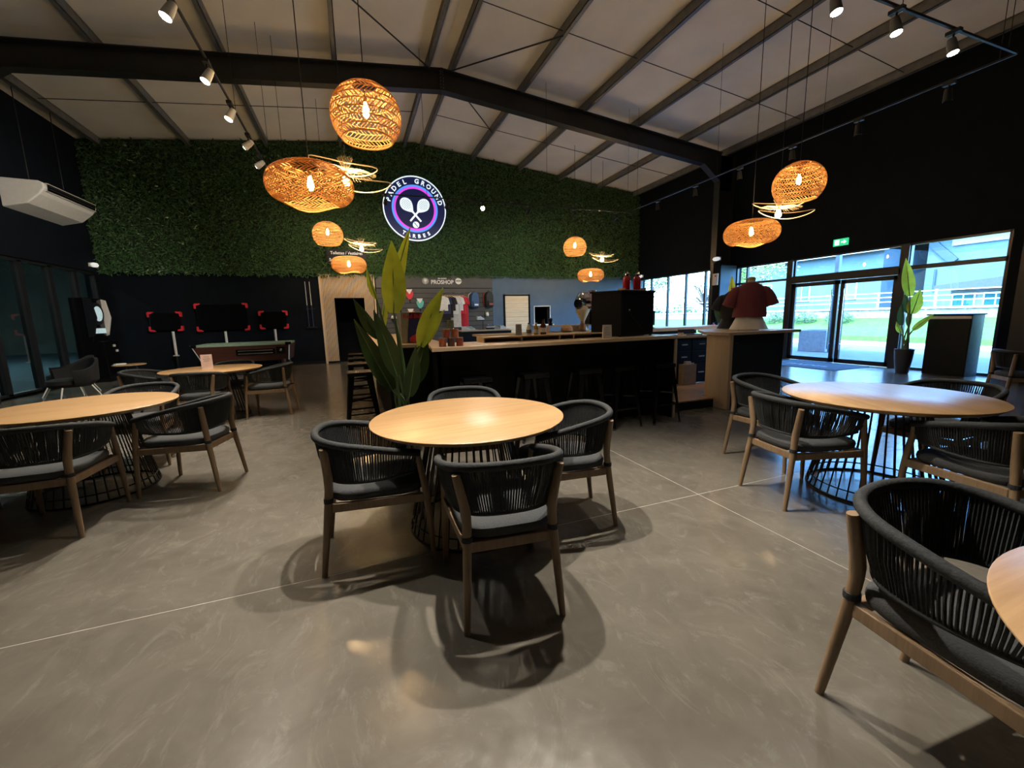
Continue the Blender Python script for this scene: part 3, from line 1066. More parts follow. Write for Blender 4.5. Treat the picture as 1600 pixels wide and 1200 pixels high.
# cluster over the bar
pendant('dome', 7.21, 12.84, 3.69, 0.2, 'farthest rattan dome pendant above the back bar')
pendant('disc', 8.07, 13.23, 2.81, 0.5, 'farthest rattan disc pendant above the coffee machine')
pendant('wire', 8.62, 13.36, 3.39, -0.55, 'farthest wire wing pendant above the back bar, right of the dome')

for _p in PROTO.values():
    drop_tree(_p)

# ================================================================== TRACK LIGHTS
def rail(name, p, q, label, hang):
    t = thing(name, label, 'light rail', p)
    MB().bar(p, q, 0.022, 0.024).build('rail', M_steel, t, world=True)
    for f in hang:
        a = Vector(p).lerp(Vector(q), f)
        MB().tube([a, (a.x, a.y, roofz(a.x) - 0.01)], 0.004, 4).build('hanger', M_cable, t, world=True)
    return t
RLZ = 4.28
rail('track_rail', (-1.28, -2.0, RLZ), (-1.28, 10.2, RLZ), 'black light track running away under the roof on the left', (0.1, 0.45, 0.75, 0.97))
rail('track_rail', (-1.255, 2.90, RLZ), (7.43, 2.90, RLZ), 'black light track crossing the room overhead, ending at the top right', (0.25, 0.5, 0.75, 0.98))
rail('track_rail', (7.46, 2.90, RLZ), (7.60, 10.2, RLZ), 'black light track seen along the black right wall', (0.02, 0.3, 0.6, 0.98))
rail('track_rail', (-1.255, 10.2, 4.20), (7.57, 10.2, 4.20), 'black light track crossing in front of the round sign and plant wall', (0.02, 0.35, 0.7, 0.98))

def make_spot():
    t = thing('track_spotlight', 'x', 'spotlight')
    MB().box(-0.03, 0.03, -0.06, 0.06, -0.05, -0.015).build('adapter', M_steel, t)
    MB().tube([(0, 0, -0.04), (0, 0, -0.14)], 0.010, 6).build('arm', M_steel, t)
    return t
SP = make_spot()
def spot(x, y, z, aim, label, group, power=SPOT_W, cone=100, light=True, blend=0.6, head=M_whitem, lens=M_spotlens):
    o = copy_tree(SP)
    place(o, (x, y, z), 0, label, group)
    d = Vector(aim).normalized()
    c = Vector((0, 0, -0.16))
    a, b = c - d * 0.07, c + d * 0.08
    MB().tube([a, a.lerp(b, 0.3), b], [0.034, 0.042, 0.05], 14).build('head', head, o, smooth=True)
    MB().tube([b + d * 0.001, b + d * 0.004], 0.043, 14).build('lens', lens, o, smooth=True)
    if light:
        ld = bpy.data.lights.new('spot_lamp', 'SPOT')
        ld.energy = power
        ld.spot_size = radians(cone)
        ld.spot_blend = blend
        ld.shadow_soft_size = 0.03
        ld.color = (1.0, 0.90, 0.76)
        lo = bpy.data.objects.new('spot_lamp', ld)
        COL.objects.link(lo)
        lo.parent = o
        lo.location = b + d * 0.03
        lo.rotation_euler = (-d).to_track_quat('Z', 'Y').to_euler()
    return o
GS = 'track spotlights'
LBL = ['nearest lit spotlight on the left track, at the top of the frame', 'second lit spotlight on the left track, in front of the portal frame', 'third lit spotlight on the left track', 'fourth lit spotlight on the left track, near the plant wall', 'last small spotlight on the left track, against the plant wall']
for i, yy in enumerate((4.86, 5.90, 6.83, 7.83, 8.70)):
    spot(-1.28, yy, RLZ, (-0.42, -0.22, -0.9) if i < 3 else (-0.75, 0.45, -0.40), LBL[i], GS, cone=92, power=SPOT_W * 2.4)
LB2 = {6.16: 'lit spotlight nearest the wall on the track at the top right corner', 5.18: 'lit spotlight second from the wall on the track at the top right corner', 4.3: 'lit spotlight half cut by the top edge right of centre'}
NEAR = {3.38: 'spotlight on the crossing track above the frame, third from the middle table to the right', 2.46: 'spotlight on the crossing track above the frame, right of the middle table pair', 1.52: 'right one of the two spotlights above the frame over the middle table', 0.62: 'left one of the two spotlights above the frame over the middle table', -0.4: 'spotlight on the crossing track above the frame, nearest the left track'}
for xx in (6.16, 5.18, 4.3, 3.38, 2.46, 1.52, 0.62, -0.4):
    spot(xx, 2.90, RLZ, (0.0, -0.20, -1.0), LB2.get(xx) or NEAR[xx], GS, cone=84 if 0.5 < xx < 2 else 44, blend=0.8, power=SPOT_W * (3.6 if 0.5 < xx < 2 else 0.75), head=M_purlin)
FARL = ['leftmost spotlight on the rear track, turned to the plant wall', 'spotlight on the rear track turned to the wall left of the round sign', 'spotlight on the rear track turned to the wall below the round sign', 'spotlight on the rear track turned to the wall right of the dazzling one', 'spotlight on the rear track turned to the blue wall', 'rightmost spotlight on the rear track, turned to the wall']
for xx, lb in zip((-0.6, 0.9, 2.3, 4.4, 5.7, 7.0), FARL):
    spot(xx, 10.2, 4.20, (0.0, 1.0, -0.28), lb, GS, cone=70, blend=0.9, power=SPOT_W * 1.1, head=M_steel)
spot(3.17, 10.2, 4.20, (-0.20, -1.0, -0.30), 'dazzling spotlight on the rear track facing the viewer right of the round sign', GS, cone=110, power=SPOT_W * 0.6, lens=emis('spot_lens_bright', (1.0, 0.85, 0.6), 300))
for i, (yy, lb) in enumerate(((3.5, 'nearest unlit grey spotlight hanging on the right track'), (4.55, 'second unlit grey spotlight on the right track'), (5.6, 'third unlit grey spotlight on the right track'), (6.7, 'fourth unlit grey spotlight on the right track'), (7.9, 'fifth unlit grey spotlight on the right track, by the column'), (9.2, 'farthest unlit grey spotlight on the right track'))):
    spot(7.47 + (yy - 2.9) * 0.019, yy, RLZ, (0.1, 0, -1), lb, 'unlit spotlights on the right track', light=False, head=M_steel, lens=M_screen)
drop_tree(SP)

# ================================================================== BAR
BT = 1.11
bar = thing('bar_counter', 'black fronted bar counter with pale birch top and overhang for stools', 'bar counter', (2.3, 4.7, 0))
# top: one continuous slab, L shaped with a cut corner
MB().prism([(0.72, 4.20), (3.99, 4.35), (3.99, 5.02), (1.05, 5.02), (1.05, 9.2), (0.22, 9.2), (0.22, 5.10), (0.82, 5.04)], BT - 0.04, BT, 'Z').build('counter_top', M_bar, bar, world=True, bevel=0.004)
MB().box(0.86, 3.95, 4.66, 4.70, 0.0, BT - 0.04).build('front_panel', M_blackm, bar, world=True)
MB().box(0.86, 0.90, 4.66, 5.2, 0.0, BT - 0.04).build('corner_panel', M_blackm, bar, world=True)
MB().box(0.36, 0.90, 5.16, 5.20, 0.0, BT - 0.04).build('corner_panel', M_blackm, bar, world=True)
MB().box(0.36, 0.40, 5.2, 9.2, 0.0, BT - 0.04).build('side_panel', M_blackm, bar, world=True)
MB().box(3.95, 3.985, 4.36, 5.02, 0.0, BT - 0.04).build('end_panel', M_barv, bar, world=True)
MB().box(3.935, 3.95, 4.38, 5.0, 0.0, BT - 0.05).build('end_lining', M_blackm, bar, world=True)
# raised shelf along the bartender side
sh = thing('raised_bar_shelf', 'pale birch raised shelf with dark slots standing on the bar behind the cans', 'shelf', (2.4, 4.85, BT))
ZS = 1.172
MB().box(1.42, 3.25, 4.70, 5.00, ZS - 0.014, ZS).build('shelf_board', M_bar, sh, world=True)
for xx in (1.42, 1.90, 2.42, 2.62, 3.235):
    MB().box(xx, xx + 0.014, 4.70, 5.00, BT, ZS - 0.014).build('divider', M_barv, sh, world=True)
MB().box(1.43, 3.23, 4.97, 4.985, BT, ZS - 0.014).build('shelf_back', M_barv, sh, world=True)

# right hand counter unit
un = thing('entrance_counter', 'dark fronted counter unit with pale birch end panel and top, under the mannequin', 'counter', (5.5, 4.8, 0))
MB().box(4.97, 6.06, 4.42, 4.46, 0, BT - 0.04).build('front_panel', mat('petrol_black_laminate', (0.012, 0.018, 0.026), 0.45), un, world=True)
MB().box(4.94, 5.0, 4.38, 4.80, 0, BT - 0.04).build('end_panel', M_barv, un, world=True, bevel=0.003)
MB().box(6.02, 6.06, 4.46, 5.2, 0, BT - 0.04).build('side_panel', M_blackm, un, world=True)
MB().prism([(4.90, 4.36), (6.34, 4.36), (6.34, 5.55), (5.5, 5.55), (4.90, 4.82)], BT - 0.04, BT, 'Z').build('counter_top', M_bar, un, world=True, bevel=0.003)
MB().lathe([(0.012, 0), (0.012, 0.004)], (0, 0, 0), 10).build('knot', M_plank, un).location = (-0.4, -0.381, 0.95)
# platform behind the bar
pf = thing('bar_platform', 'raised plank floor behind the bar with black riser', 'platform', (4.4, 5.9, 0))
MB().box(1.15, 4.94, 5.25, 5.815, 0, 0.12).build('base', M_blackm, pf, world=True)
MB().box(3.99, 4.94, 4.62, 5.25, 0, 0.12).build('riser', M_blackm, pf, world=True)
for k in range(6):
    x0 = 3.99 + k * 0.158
    MB().box(x0 + 0.002, x0 + 0.156, 4.62, 5.62, 0.12, 0.138).build('plank', M_plank, pf, world=True)
    MB().box(x0 + 0.002, x0 + 0.156, 5.624, 5.815, 0.12, 0.138).build('plank', M_plank, pf, world=True)
MB().box(4.94, 6.0, 4.86, 5.815, 0, 0.12).build('base', M_blackm, pf, world=True)
for k in range(7):
    x0 = 4.942 + k * 0.151
    MB().box(x0 + 0.002, x0 + 0.149, 4.86, 5.815, 0.12, 0.138).build('plank', M_plank, pf, world=True)
# drawer cabinet behind the bar (faces the viewer)
dc = thing('drawer_cabinet', 'black drawer cabinet with small steel handles in the gap of the bar', 'cabinet', (5.45, 6.05, 0.138))
MB().box(4.50, 6.2, 5.82, 6.4, 0.138, 0.96).build('body', M_blackm, dc, world=True)
MB().box(4.45, 6.25, 5.74, 6.45, 0.96, 1.0).build('worktop', M_bar, dc, world=True, bevel=0.003)
for z0, z1 in ((0.74, 0.94), (0.52, 0.72), (0.16, 0.50)):
    for x0, x1, hx in ((4.52, 5.06, 4.86), (5.08, 5.62, 5.46), (5.64, 6.18, 5.86)):
        d = MB().box(x0, x1, 5.80, 5.822, z0, z1).build('drawer', M_blackm, dc, world=True, bevel=0.003)
        MB().box(hx - 0.06 - 5.45, hx + 0.06 - 5.45, -0.268, -0.250, (z0 + z1) / 2 - 0.010 - 0.138, (z0 + z1) / 2 + 0.010 - 0.138).build('handle', M_whitem, d)
cb = MB().box(5.34, 5.62, 5.66, 5.79, 0.14, 0.50).build('cardboard_box', mat('cardboard', (0.42, 0.31, 0.19), 0.8), None, bevel=0.004)
tag(cb, 'brown cardboard box standing on the plank platform before the black drawers', 'box')
tp = thing('tape_roll', 'white tape roll lying on top of the cardboard box behind the bar', 'tape', (5.47, 5.72, 0.50))
MB().lathe([(0.035, 0), (0.06, 0), (0.06, 0.05), (0.035, 0.05), (0.035, 0)], n=20, cap=False).build('roll', M_white, tp)
MB().box(0.06, 0.14, -0.012, 0.012, 0.0, 0.02).build('loose_end', M_white, tp)

# back bar along the rear of the island
bb = thing('back_bar', 'long pale birch back bar counter with open shelf boxes', 'counter', (4.6, 8.7, 0))
MB().box(2.6, 6.2, 8.45, 9.1, 0, 1.0).build('body', M_blackm, bb, world=True)
MB().box(2.5, 6.3, 8.35, 9.15, 1.0, 1.04).build('worktop', M_bar, bb, world=True)
MB().box(3.95, 6.2, 8.55, 9.0, 1.16, 1.19).build('shelf_board', M_bar, bb, world=True)
for xx in (3.95, 4.98, 6.17):
    MB().box(xx, xx + 0.2 if xx < 6 else xx + 0.03, 8.55, 9.0, 1.04, 1.16).build('shelf_side', M_barv, bb, world=True)
sc = thing('side_counter', 'pale birch counter with laptop clutter below the bright windows behind the bar', 'counter', (6.3, 7.4, 0))
MB().box(5.5, 7.0, 7.1, 7.7, 0, 1.03).build('body', M_blackm, sc, world=True)
MB().box(5.4, 7.9, 7.0, 7.75, 1.03, 1.10).build('counter_top', M_bar, sc, world=True)

# black cabinet standing on the bar (back of the drinks machine)
bx = thing('drinks_machine', 'tall matt black machine back standing on the bar beside the white menu card', 'machine', (3.42, 4.70, BT))
MB().prism([(3.00, 4.90), (3.24, 4.56), (3.80, 4.62), (3.72, 4.98)], BT + 0.012, 1.68, 'Z').build('body', M_blackm, bx, world=True, bevel=0.006)
MB().prism([(2.98, 4.91), (3.235, 4.545), (3.815, 4.605), (3.735, 5.0)], 1.68, 1.705, 'Z').build('lid', M_blackm, bx, world=True, bevel=0.003)
for x_, y_ in ((3.05, 4.87), (3.25, 4.60), (3.77, 4.64), (3.70, 4.95)):
    MB().lathe([(0.02, 0), (0.02, 0.012)], (x_, y_, BT), 10).build('foot', M_rope, bx, world=True)
MB().lathe([(0.014, 0), (0.016, 0.004), (0.010, 0.01)], (0, 0, 0), 12).build('key_lock', M_chrome, bx).matrix_local = Matrix.Translation((-0.04, -0.122, 0.34)) @ Matrix.Rotation(radians(90), 4, 'X')
MB().box(3.28, 3.294, 4.555, 4.565, 1.60, 1.64).build('hinge_mark', M_chrome, bx, world=True)
MB().tube([(3.34, 4.563, 1.45), (3.46, 4.575, 1.33), (3.60, 4.59, 1.20)], 0.003, 5).build('cable', M_cable, bx, world=True)
# two red soda siphons on a tray on top of it
tr_ = thing('serving_tray', 'small dark wooden tray on top of the black machine', 'tray', (3.56, 4.78, 1.705))
MB().box(-0.16, 0.16, -0.08, 0.08, 0, 0.018).build('base', M_plank, tr_, bevel=0.004)
for sx_ in (-0.16, 0.16):
    MB().box(sx_ - 0.008, sx_ + 0.008, -0.08, 0.08, 0.018, 0.04).build('handle_edge', M_plank, tr_)
M_sired = mat('red_siphon', (0.45, 0.02, 0.03), 0.25)
for i, (xx, lb) in enumerate(((3.47, 'left red soda siphon with chrome head on the tray'), (3.64, 'right red soda siphon with chrome head on the tray'))):
    t = thing('soda_siphon', lb, 'siphon', (xx, 4.78, 1.723), 0.4, 'red siphons on the black machine')
    MB().lathe([(0.045, 0), (0.05, 0.01), (0.05, 0.12), (0.042, 0.16), (0.022, 0.185)], n=20).build('bottle', M_sired, t, smooth=True)
    MB().lathe([(0.026, 0.183), (0.028, 0.20), (0.02, 0.225), (0.012, 0.235)], n=16).build('head', M_chrome, t, smooth=True)
    MB().tube(spline([(0, 0, 0.215), (0.05, 0, 0.222), (0.075, 0, 0.19)], 4), 0.008, 8).build('spout', M_chrome, t, smooth=True)
    MB().bar((-0.01, 0, 0.235), (-0.06, 0, 0.225), 0.02, 0.006).build('lever', M_blackm, t)
# monitor, keyboard clutter
mo = thing('till_monitor', 'black monitor seen from behind on the side counter before the windows', 'monitor', (5.78, 7.2, 1.10))
MB().box(-0.17, 0.17, -0.015, 0.015, 0.06, 0.36).build('screen_back', M_blackm, mo, bevel=0.006)
MB().bar((0, 0.01, 0), (0, 0.01, 0.12), 0.06, 0.02).build('stand', M_blackm, mo)
MB().box(-0.11, 0.11, -0.07, 0.08, 0, 0.012).build('foot', M_blackm, mo)
kb = thing('keyboard', 'black keyboard lying on the worktop above the drawer cabinet', 'keyboard', (5.15, 5.9, 1.0), 0.15)
MB().box(-0.2, 0.2, -0.07, 0.07, 0, 0.018).build('case', M_blackm, kb, bevel=0.004)
MB().box(-0.185, 0.185, -0.055, 0.055, 0.018, 0.024).build('keys', M_pot, kb)
lp = thing('laptop', 'dark laptop closed on the worktop beside the birch end panel', 'laptop', (5.72, 5.95, 1.0), -0.1)
MB().box(-0.17, 0.17, -0.12, 0.12, 0, 0.018).build('base', M_pot, lp, bevel=0.004)
MB().box(-0.17, 0.17, 0.10, 0.125, 0.018, 0.10).build('raised_edge', M_pot, lp)
pn = thing('paper_pile', 'loose brown paper bags lying on the worktop between keyboard and laptop', 'paper', (5.42, 5.86, 1.0), 0.3)
MB().box(-0.09, 0.09, -0.06, 0.06, 0, 0.02).build('sheet', mat('kraft_paper', (0.6, 0.45, 0.28), 0.8), pn)
MB().cbox((0.02, 0.01, 0.035), (0.15, 0.10, 0.028), 0.5).build('sheet', M_door, pn)

# coffee roaster, chemex, loaf
cr = thing('coffee_roaster', 'chrome drum coffee machine with pink gloss side on the back bar', 'coffee machine', (5.15, 8.75, 1.19))
def ycyl(m, c, r, y0, y1, n=24):
    m.tube([(c[0], y0, c[1]), (c[0], y1, c[1])], r, n)
MB().tube([(-0.02, -0.1, 0.50), (0.45, -0.1, 0.50)], 0.24, 28).build('drum', mat('pink_gloss_metal', (0.65, 0.42, 0.50), 0.15, metal=0.8), cr, smooth=True)
MB().tube([(-0.20, -0.1, 0.50), (-0.14, -0.1, 0.50), (-0.03, -0.1, 0.50)], [0.17, 0.25, 0.26], 28).build('front_ring', M_chrome, cr, smooth=True)
MB().tube([(-0.27, -0.16, 0.48), (-0.20, -0.14, 0.48)], 0.10, 20).build('sight_glass', M_screen, cr, smooth=True)
MB().box(0.0, 0.42, -0.28, 0.08, 0.0, 0.28).build('base', M_screen, cr, bevel=0.01)
MB().tube([(0.18, -0.1, 0.7), (0.18, -0.1, 0.78)], [0.08, 0.12], 16).build('hopper', M_chrome, cr, smooth=True)
cx = thing('pour_over_carafe', 'hourglass glass coffee carafe with brown collar and paper filter on the back bar', 'carafe', (4.93, 8.42, 1.04))
MB().lathe([(0.075, 0.0), (0.105, 0.03), (0.10, 0.09), (0.04, 0.20)], n=22).build('lower_bulb', mat('coffee_brown_glass', (0.24, 0.13, 0.07), 0.15), cx, smooth=True)
MB().lathe([(0.043, 0.17), (0.052, 0.20), (0.043, 0.24)], n=22).build('wood_collar', M_plank, cx, smooth=True)
MB().lathe([(0.035, 0.20), (0.16, 0.46), (0.165, 0.50)], n=22).build('paper_filter', mat('cream_filter', (0.72, 0.62, 0.46), 0.7), cx, smooth=True)
lf = thing('bread_loaf', 'round brown loaf on the back bar shelf edge', 'bread', (4.52, 8.42, 1.04))
MB().lathe([(0.11, 0), (0.14, 0.03), (0.13, 0.09), (0.08, 0.13), (0.01, 0.145)], n=22).build('crust', mat('bread_crust', (0.42, 0.22, 0.10), 0.7, bump=0.3, scale=25), lf, smooth=True)
MB().bar((-0.06, -0.03, 0.125), (0.06, 0.03, 0.13), 0.012, 0.01).build('score_line', M_door, lf)
cvp = thing('coffee_grinder', 'small black knobbed grinder on the back bar shelf left end', 'grinder', (4.25, 8.7, 1.19))
MB().lathe([(0.05, 0), (0.05, 0.05), (0.03, 0.06), (0.055, 0.14)], n=16).build('body', M_blackm, cvp, smooth=True)
MB().lathe([(0.056, 0.14), (0.056, 0.15), (0.02, 0.165)], n=16).build('lid', M_rope, cvp, smooth=True)

# condiment cans, bottles, menu cards on the bar
def can(x, y, z, c, lb, g, capc=None):
    t = thing('food_can', lb, 'can', (x, y, z), 0.3, g)
    MB().lathe([(0.036, 0.0), (0.038, 0.004), (0.038, 0.086), (0.036, 0.09)], n=20).build('label_band', c, t, smooth=True)
    for zz in (0.001, 0.089):
        MB().lathe([(0.0385, -0.002), (0.039, 0), (0.0385, 0.002)], (0, 0, zz), 20).build('rim', M_chrome, t)
    return t
M_c1 = mat('brick_red_label', (0.34, 0.07, 0.04), 0.4, var=0.4, scale=40)
M_c2 = mat('brown_label', (0.11, 0.05, 0.035), 0.4, var=0.4, scale=40)
M_c3 = mat('olive_label', (0.15, 0.16, 0.10), 0.4, var=0.4, scale=40)
M_c4 = mat('rust_orange_label', (0.40, 0.12, 0.045), 0.4, var=0.4, scale=40)
GC = 'can pyramid on the bar'
for x, z, m_, lb in ((0.865, 0, M_c4, 'rust orange can at the bottom left of the pyramid on the bar'), (0.957, 0, M_c2, 'dark brown can in the middle of the bottom row of the pyramid'), (1.05, 0, M_c1, 'red can at the bottom right of the pyramid on the bar'),
                     (0.91, 1, M_c1, 'red can on the left of the pyramid second row'), (1.003, 1, M_c4, 'brown red can on the right of the pyramid second row'), (0.957, 2, M_c3, 'olive green can on top of the pyramid')):
    can(x, 4.36, BT + z * 0.0925, m_, lb, GC)
def bottle(x, y, z, c, h, lb, capm, r=0.034):
    t = thing('bottle', lb, 'bottle', (x, y, z), 0, 'bottles on the bar shelf')
    MB().lathe([(r * 0.95, 0), (r, 0.006), (r, h * 0.58), (r * 0.4, h * 0.80), (r * 0.38, h * 0.92)], n=18).build('body', c, t, smooth=True)
    MB().lathe([(r * 0.45, h * 0.92), (r * 0.45, h), (r * 0.3, h)], n=14).build('cap', capm, t, smooth=True)
    MB().lathe([(r * 1.01, h * 0.15), (r * 1.01, h * 0.45)], n=18, cap=False).build('label', M_card if c is not M_white else M_c3, t)
bottle(2.07, 4.86, ZS, M_white, 0.15, 'white squeezy bottle on the bar shelf beside the pink card', M_chrome)
bottle(2.17, 4.86, ZS, mat('mustard_yellow', (0.55, 0.38, 0.05), 0.35), 0.15, 'yellow mustard bottle between white and brown bottles on the bar', M_card)
bottle(2.27, 4.86, ZS, mat('brown_syrup', (0.14, 0.035, 0.015), 0.15), 0.19, 'dark brown sauce bottle, tallest on the bar shelf', M_blackm, 0.038)
def menu(name, x, y, z, rz, w, h, m_, lb, lines=5):
    t = thing(name, lb, 'menu card', (x, y, z), rz)
    MB().prism([(-0.03, 0), (0.03, 0), (0.004, h), (-0.004, h)], -w / 2, w / 2, 'X').build('card', m_, t)
    for k in range(lines):
        zz = h * (0.82 - k * 0.14)
        yy = -0.03 + (zz / h) * 0.026 - 0.0012
        ww = w * (0.32 if k % 2 else 0.24)
        MB().box(-ww, ww, yy - 0.001, yy, zz, zz + h * 0.022).build('print_line', M_ink, t)
    MB().box(-w / 2 - 0.004, w / 2 + 0.004, -0.036, 0.036, -0.0, 0.004).build('base', M_card, t)
menu('menu_stand', 2.96, 4.46, BT, -0.35, 0.11, 0.165, M_card, 'white printed menu card standing on the bar before the black machine')
menu('menu_stand', 1.93, 4.86, ZS, -0.3, 0.075, 0.14, mat('taupe_card', (0.36, 0.31, 0.29), 0.6), 'taupe card holder on the bar shelf left of the bottles', 3)
menu('menu_stand', -2.10, 7.42, 0.751, 0.15, 0.14, 0.21, mat('pink_card', (0.62, 0.44, 0.38), 0.6), 'pink menu card standing on the round table by the pool table', 3)

# energy drink display fridge at the left end of the bar
rb = thing('drink_fridge', 'small display fridge with navy panel and red lettering behind the big plant', 'fridge', (0.71, 5.30, BT), 0.05)
rb.scale = (0.80, 0.80, 0.80)
M_navy = mat('navy_panel', (0.02, 0.03, 0.15), 0.35)
M_redp = mat('red_print', (0.62, 0.04, 0.06), 0.4)
M_yel = mat('yellow_print', (0.80, 0.42, 0.02), 0.4)
MB().box(-0.20, 0.20, 0, 0.34, 0, 0.48).build('cabinet', mat('silver_grey', (0.34, 0.33, 0.29), 0.4, metal=0.3), rb, bevel=0.008)
MB().prism([(-0.12, 0.015), (0.15, 0.015), (0.12, 0.47), (-0.07, 0.47)], -0.012, 0.0).build('front_panel', M_navy, rb)
MB().box(-0.06, 0.12, -0.016, -0.012, 0.37, 0.465).build('header', mat('dark_red_band', (0.11, 0.012, 0.03), 0.4), rb)
text_obj('lettering', 'Red Bull', 0.088, M_redp, (-0.02, -0.018, 0.415), (radians(90), 0, 0), rb, 0.001, 0.002)
MB().tube([(0.09, -0.013, 0.11), (0.09, -0.018, 0.11)], 0.08, 24).build('sun_disc', M_yel, rb)
MB().prism([(-0.08, 0.02), (0.04, 0.0), (0.09, 0.06), (0.07, 0.12), (0.02, 0.145), (-0.04, 0.12), (-0.09, 0.08)], -0.024, -0.018).build('red_emblem', M_redp, rb)

# ================================================================== BAR STOOLS
def make_stool():
    t = thing('bar_stool', 'x', 'stool')
    h = 0.765
    s = MB()
    # dished square seat with turned-down rim
    s.box(-0.15, 0.15, -0.15, 0.15, h - 0.012, h)
    s.box(-0.155, 0.155, -0.155, -0.148, h - 0.05, h - 0.004)
    s.box(-0.155, 0.155, 0.148, 0.155, h - 0.05, h - 0.004)
    s.box(-0.155, -0.148, -0.15, 0.15, h - 0.05, h - 0.004)
    s.box(0.148, 0.155, -0.15, 0.15, h - 0.05, h - 0.004)
    s.build('seat', M_stool, t, bevel=0.006)
    for sx in (-1, 1):
        for sy in (-1, 1):
            m = MB()
            a = Vector((sx * 0.142, sy * 0.142, h - 0.03))
            b = Vector((sx * 0.212, sy * 0.212, 0.0))
            # angle-iron leg: wide pressed flanges that narrow to the foot
            for dx, dy in ((1, 0), (0, 1)):
                w0, w1 = 0.07, 0.022
                p = [a, a + Vector((-sx * dx * w0, -sy * dy * w0, 0)), b + Vector((-sx * dx * w1, -sy * dy * w1, 0)), b]
                nrm = Vector((sx * dy, sy * dx, 0)) * -0.004
                vs = p + [q + nrm for q in p]
                m.add(vs, [(0, 1, 2, 3), (7, 6, 5, 4), (0, 4, 5, 1), (1, 5, 6, 2), (2, 6, 7, 3), (3, 7, 4, 0)])
            m.build('leg', M_stool, t)
            MB().lathe([(0.015, 0), (0.017, 0.008), (0.015, 0.02)], (sx * 0.205, sy * 0.205, 0), 10).build('rubber_foot', M_rope, t)
    for zz in (0.24,):
        k = 0.142 + 0.07 * (1 - zz / h) - 0.01
        for a, b in (((-k, -k), (k, -k)), ((k, -k), (k, k)), ((k, k), (-k, k)), ((-k, k), (-k, -k))):
            MB().bar((a[0], a[1], zz), (b[0], b[1], zz), 0.006, 0.022).build('footrest', M_stool, t)
    k = 0.142 + 0.07 * 0.48
    MB().bar((-k, -k, 0.40), (k, k, 0.40), 0.004, 0.02).build('cross_brace', M_stool, t)
    MB().bar((-k, k, 0.385), (k, -k, 0.385), 0.004, 0.02).build('cross_brace', M_stool, t)
    return t
ST = make_stool()
STL = [(3.67, 4.35, 0.0, 'black steel bar stool at the right end of the bar front'), (3.08, 4.37, 0.03, 'black steel bar stool second from the right along the bar front'),
       (2.58, 4.36, -0.02, 'black steel bar stool third from the right along the bar front'), (1.88, 4.36, 0.02, 'black steel bar stool fourth from the right along the bar front'),
       (1.20, 4.36, 0.0, 'black steel bar stool at the left end of the bar front behind the middle table'),
       (0.03, 5.62, 0.05, 'nearest black steel bar stool along the left side of the bar'), (0.03, 6.75, 0.0, 'second black steel bar stool along the left side of the bar'),
       (0.02, 7.75, 0.03, 'third black steel bar stool along the left side of the bar'), (0.02, 8.75, -0.03, 'farthest black steel bar stool along the left side of the bar')]
for i, (x, y, a, lb) in enumerate(STL):
    place(ST if i == 0 else copy_tree(ST), (x, y, 0), a, lb, 'black bar stools')

# ================================================================== PLANTS
def leaf_mesh(base, tip, width, sag, nrm, m, fold=0.25, twist=0.0):
    """broad paddle leaf from base to tip"""
    b, e = Vector(base), Vector(tip)
    d = e - b
    L = d.length
    d.normalize()
    nv = Vector(nrm)
    nv = (nv - d * nv.dot(d)).normalized()
    sd = d.cross(nv).normalized()
    nu, nvv = 14, 6
    vs, fs = [], []
    for i in range(nu + 1):
        u = i / nu
        wv = (sin(pi * min(1, u * 0.95 + 0.05) ** 0.72)) ** 0.9 * width * 0.48 if u < 1 else 0.002
        wv = max(wv, 0.004)
        c = b + d * (L * u) + nv * (sag * (u - u * u) * 4 * L * 0.25)
        an = twist * u
        s2 = sd * cos(an) + nv * sin(an)
        n2 = nv * cos(an) - sd * sin(an)
        for j in range(nvv + 1):
            q = (j / nvv) * 2 - 1
            vs.append(c + s2 * (q * wv) + n2 * (abs(q) ** 1.3 * fold * wv + 0.012 * sin(u * 23 + q * 2) * abs(q) * width))
    for i in range(nu):
        for j in range(nvv):
            a = i * (nvv + 1) + j
            fs.append((a, a + 1, a + nvv + 2, a + nvv + 1))
    mb = MB()
    mb.add(vs, fs)
    return mb
def plant(name, label, loc, pot, leaves, root_z):
    t = thing(name, label, 'plant', loc)
    r, h = pot
    MB().lathe([(r * 0.62, 0), (r * 0.66, 0.01), (r * 0.9, h * 0.6), (r, h), (r * 0.93, h), (r * 0.90, h - 0.05)], n=28).build('pot', M_pot, t, smooth=True)
    MB().lathe([(r * 0.905, h - 0.06), (0.001, h - 0.045)], n=24, cap=False).build('soil', M_soil, t)
    rn = random.Random(len(leaves))
    for base, tip, w, sag, nrm, m in leaves:
        lf = leaf_mesh(base, tip, w, sag, nrm, m).build('leaf', m, t, smooth=True)
        o = Vector((rn.uniform(-0.4, 0.4) * r, rn.uniform(-0.4, 0.4) * r, root_z))
        b = Vector(base)
        e = Vector(tip)
        mid = o.lerp(b, 0.55) + Vector((0, 0, 0.08 * (b.z - o.z)))
        mid.x = o.x + (b.x - o.x) * 0.40
        mid.y = o.y + (b.y - o.y) * 0.40
        MB().tube(spline([o, mid, b], 5), [0.016] * 5 + [0.013] * 5 + [0.009], 8).build('stem', M_stem, t, smooth=True)
        MB().tube([b, b.lerp(e, 0.5) + (Vector(nrm).normalized() * (sag * 0.25 * (e - b).length)), e], [0.008, 0.006, 0.002], 6).build('midrib', M_stem, lf)
    return t
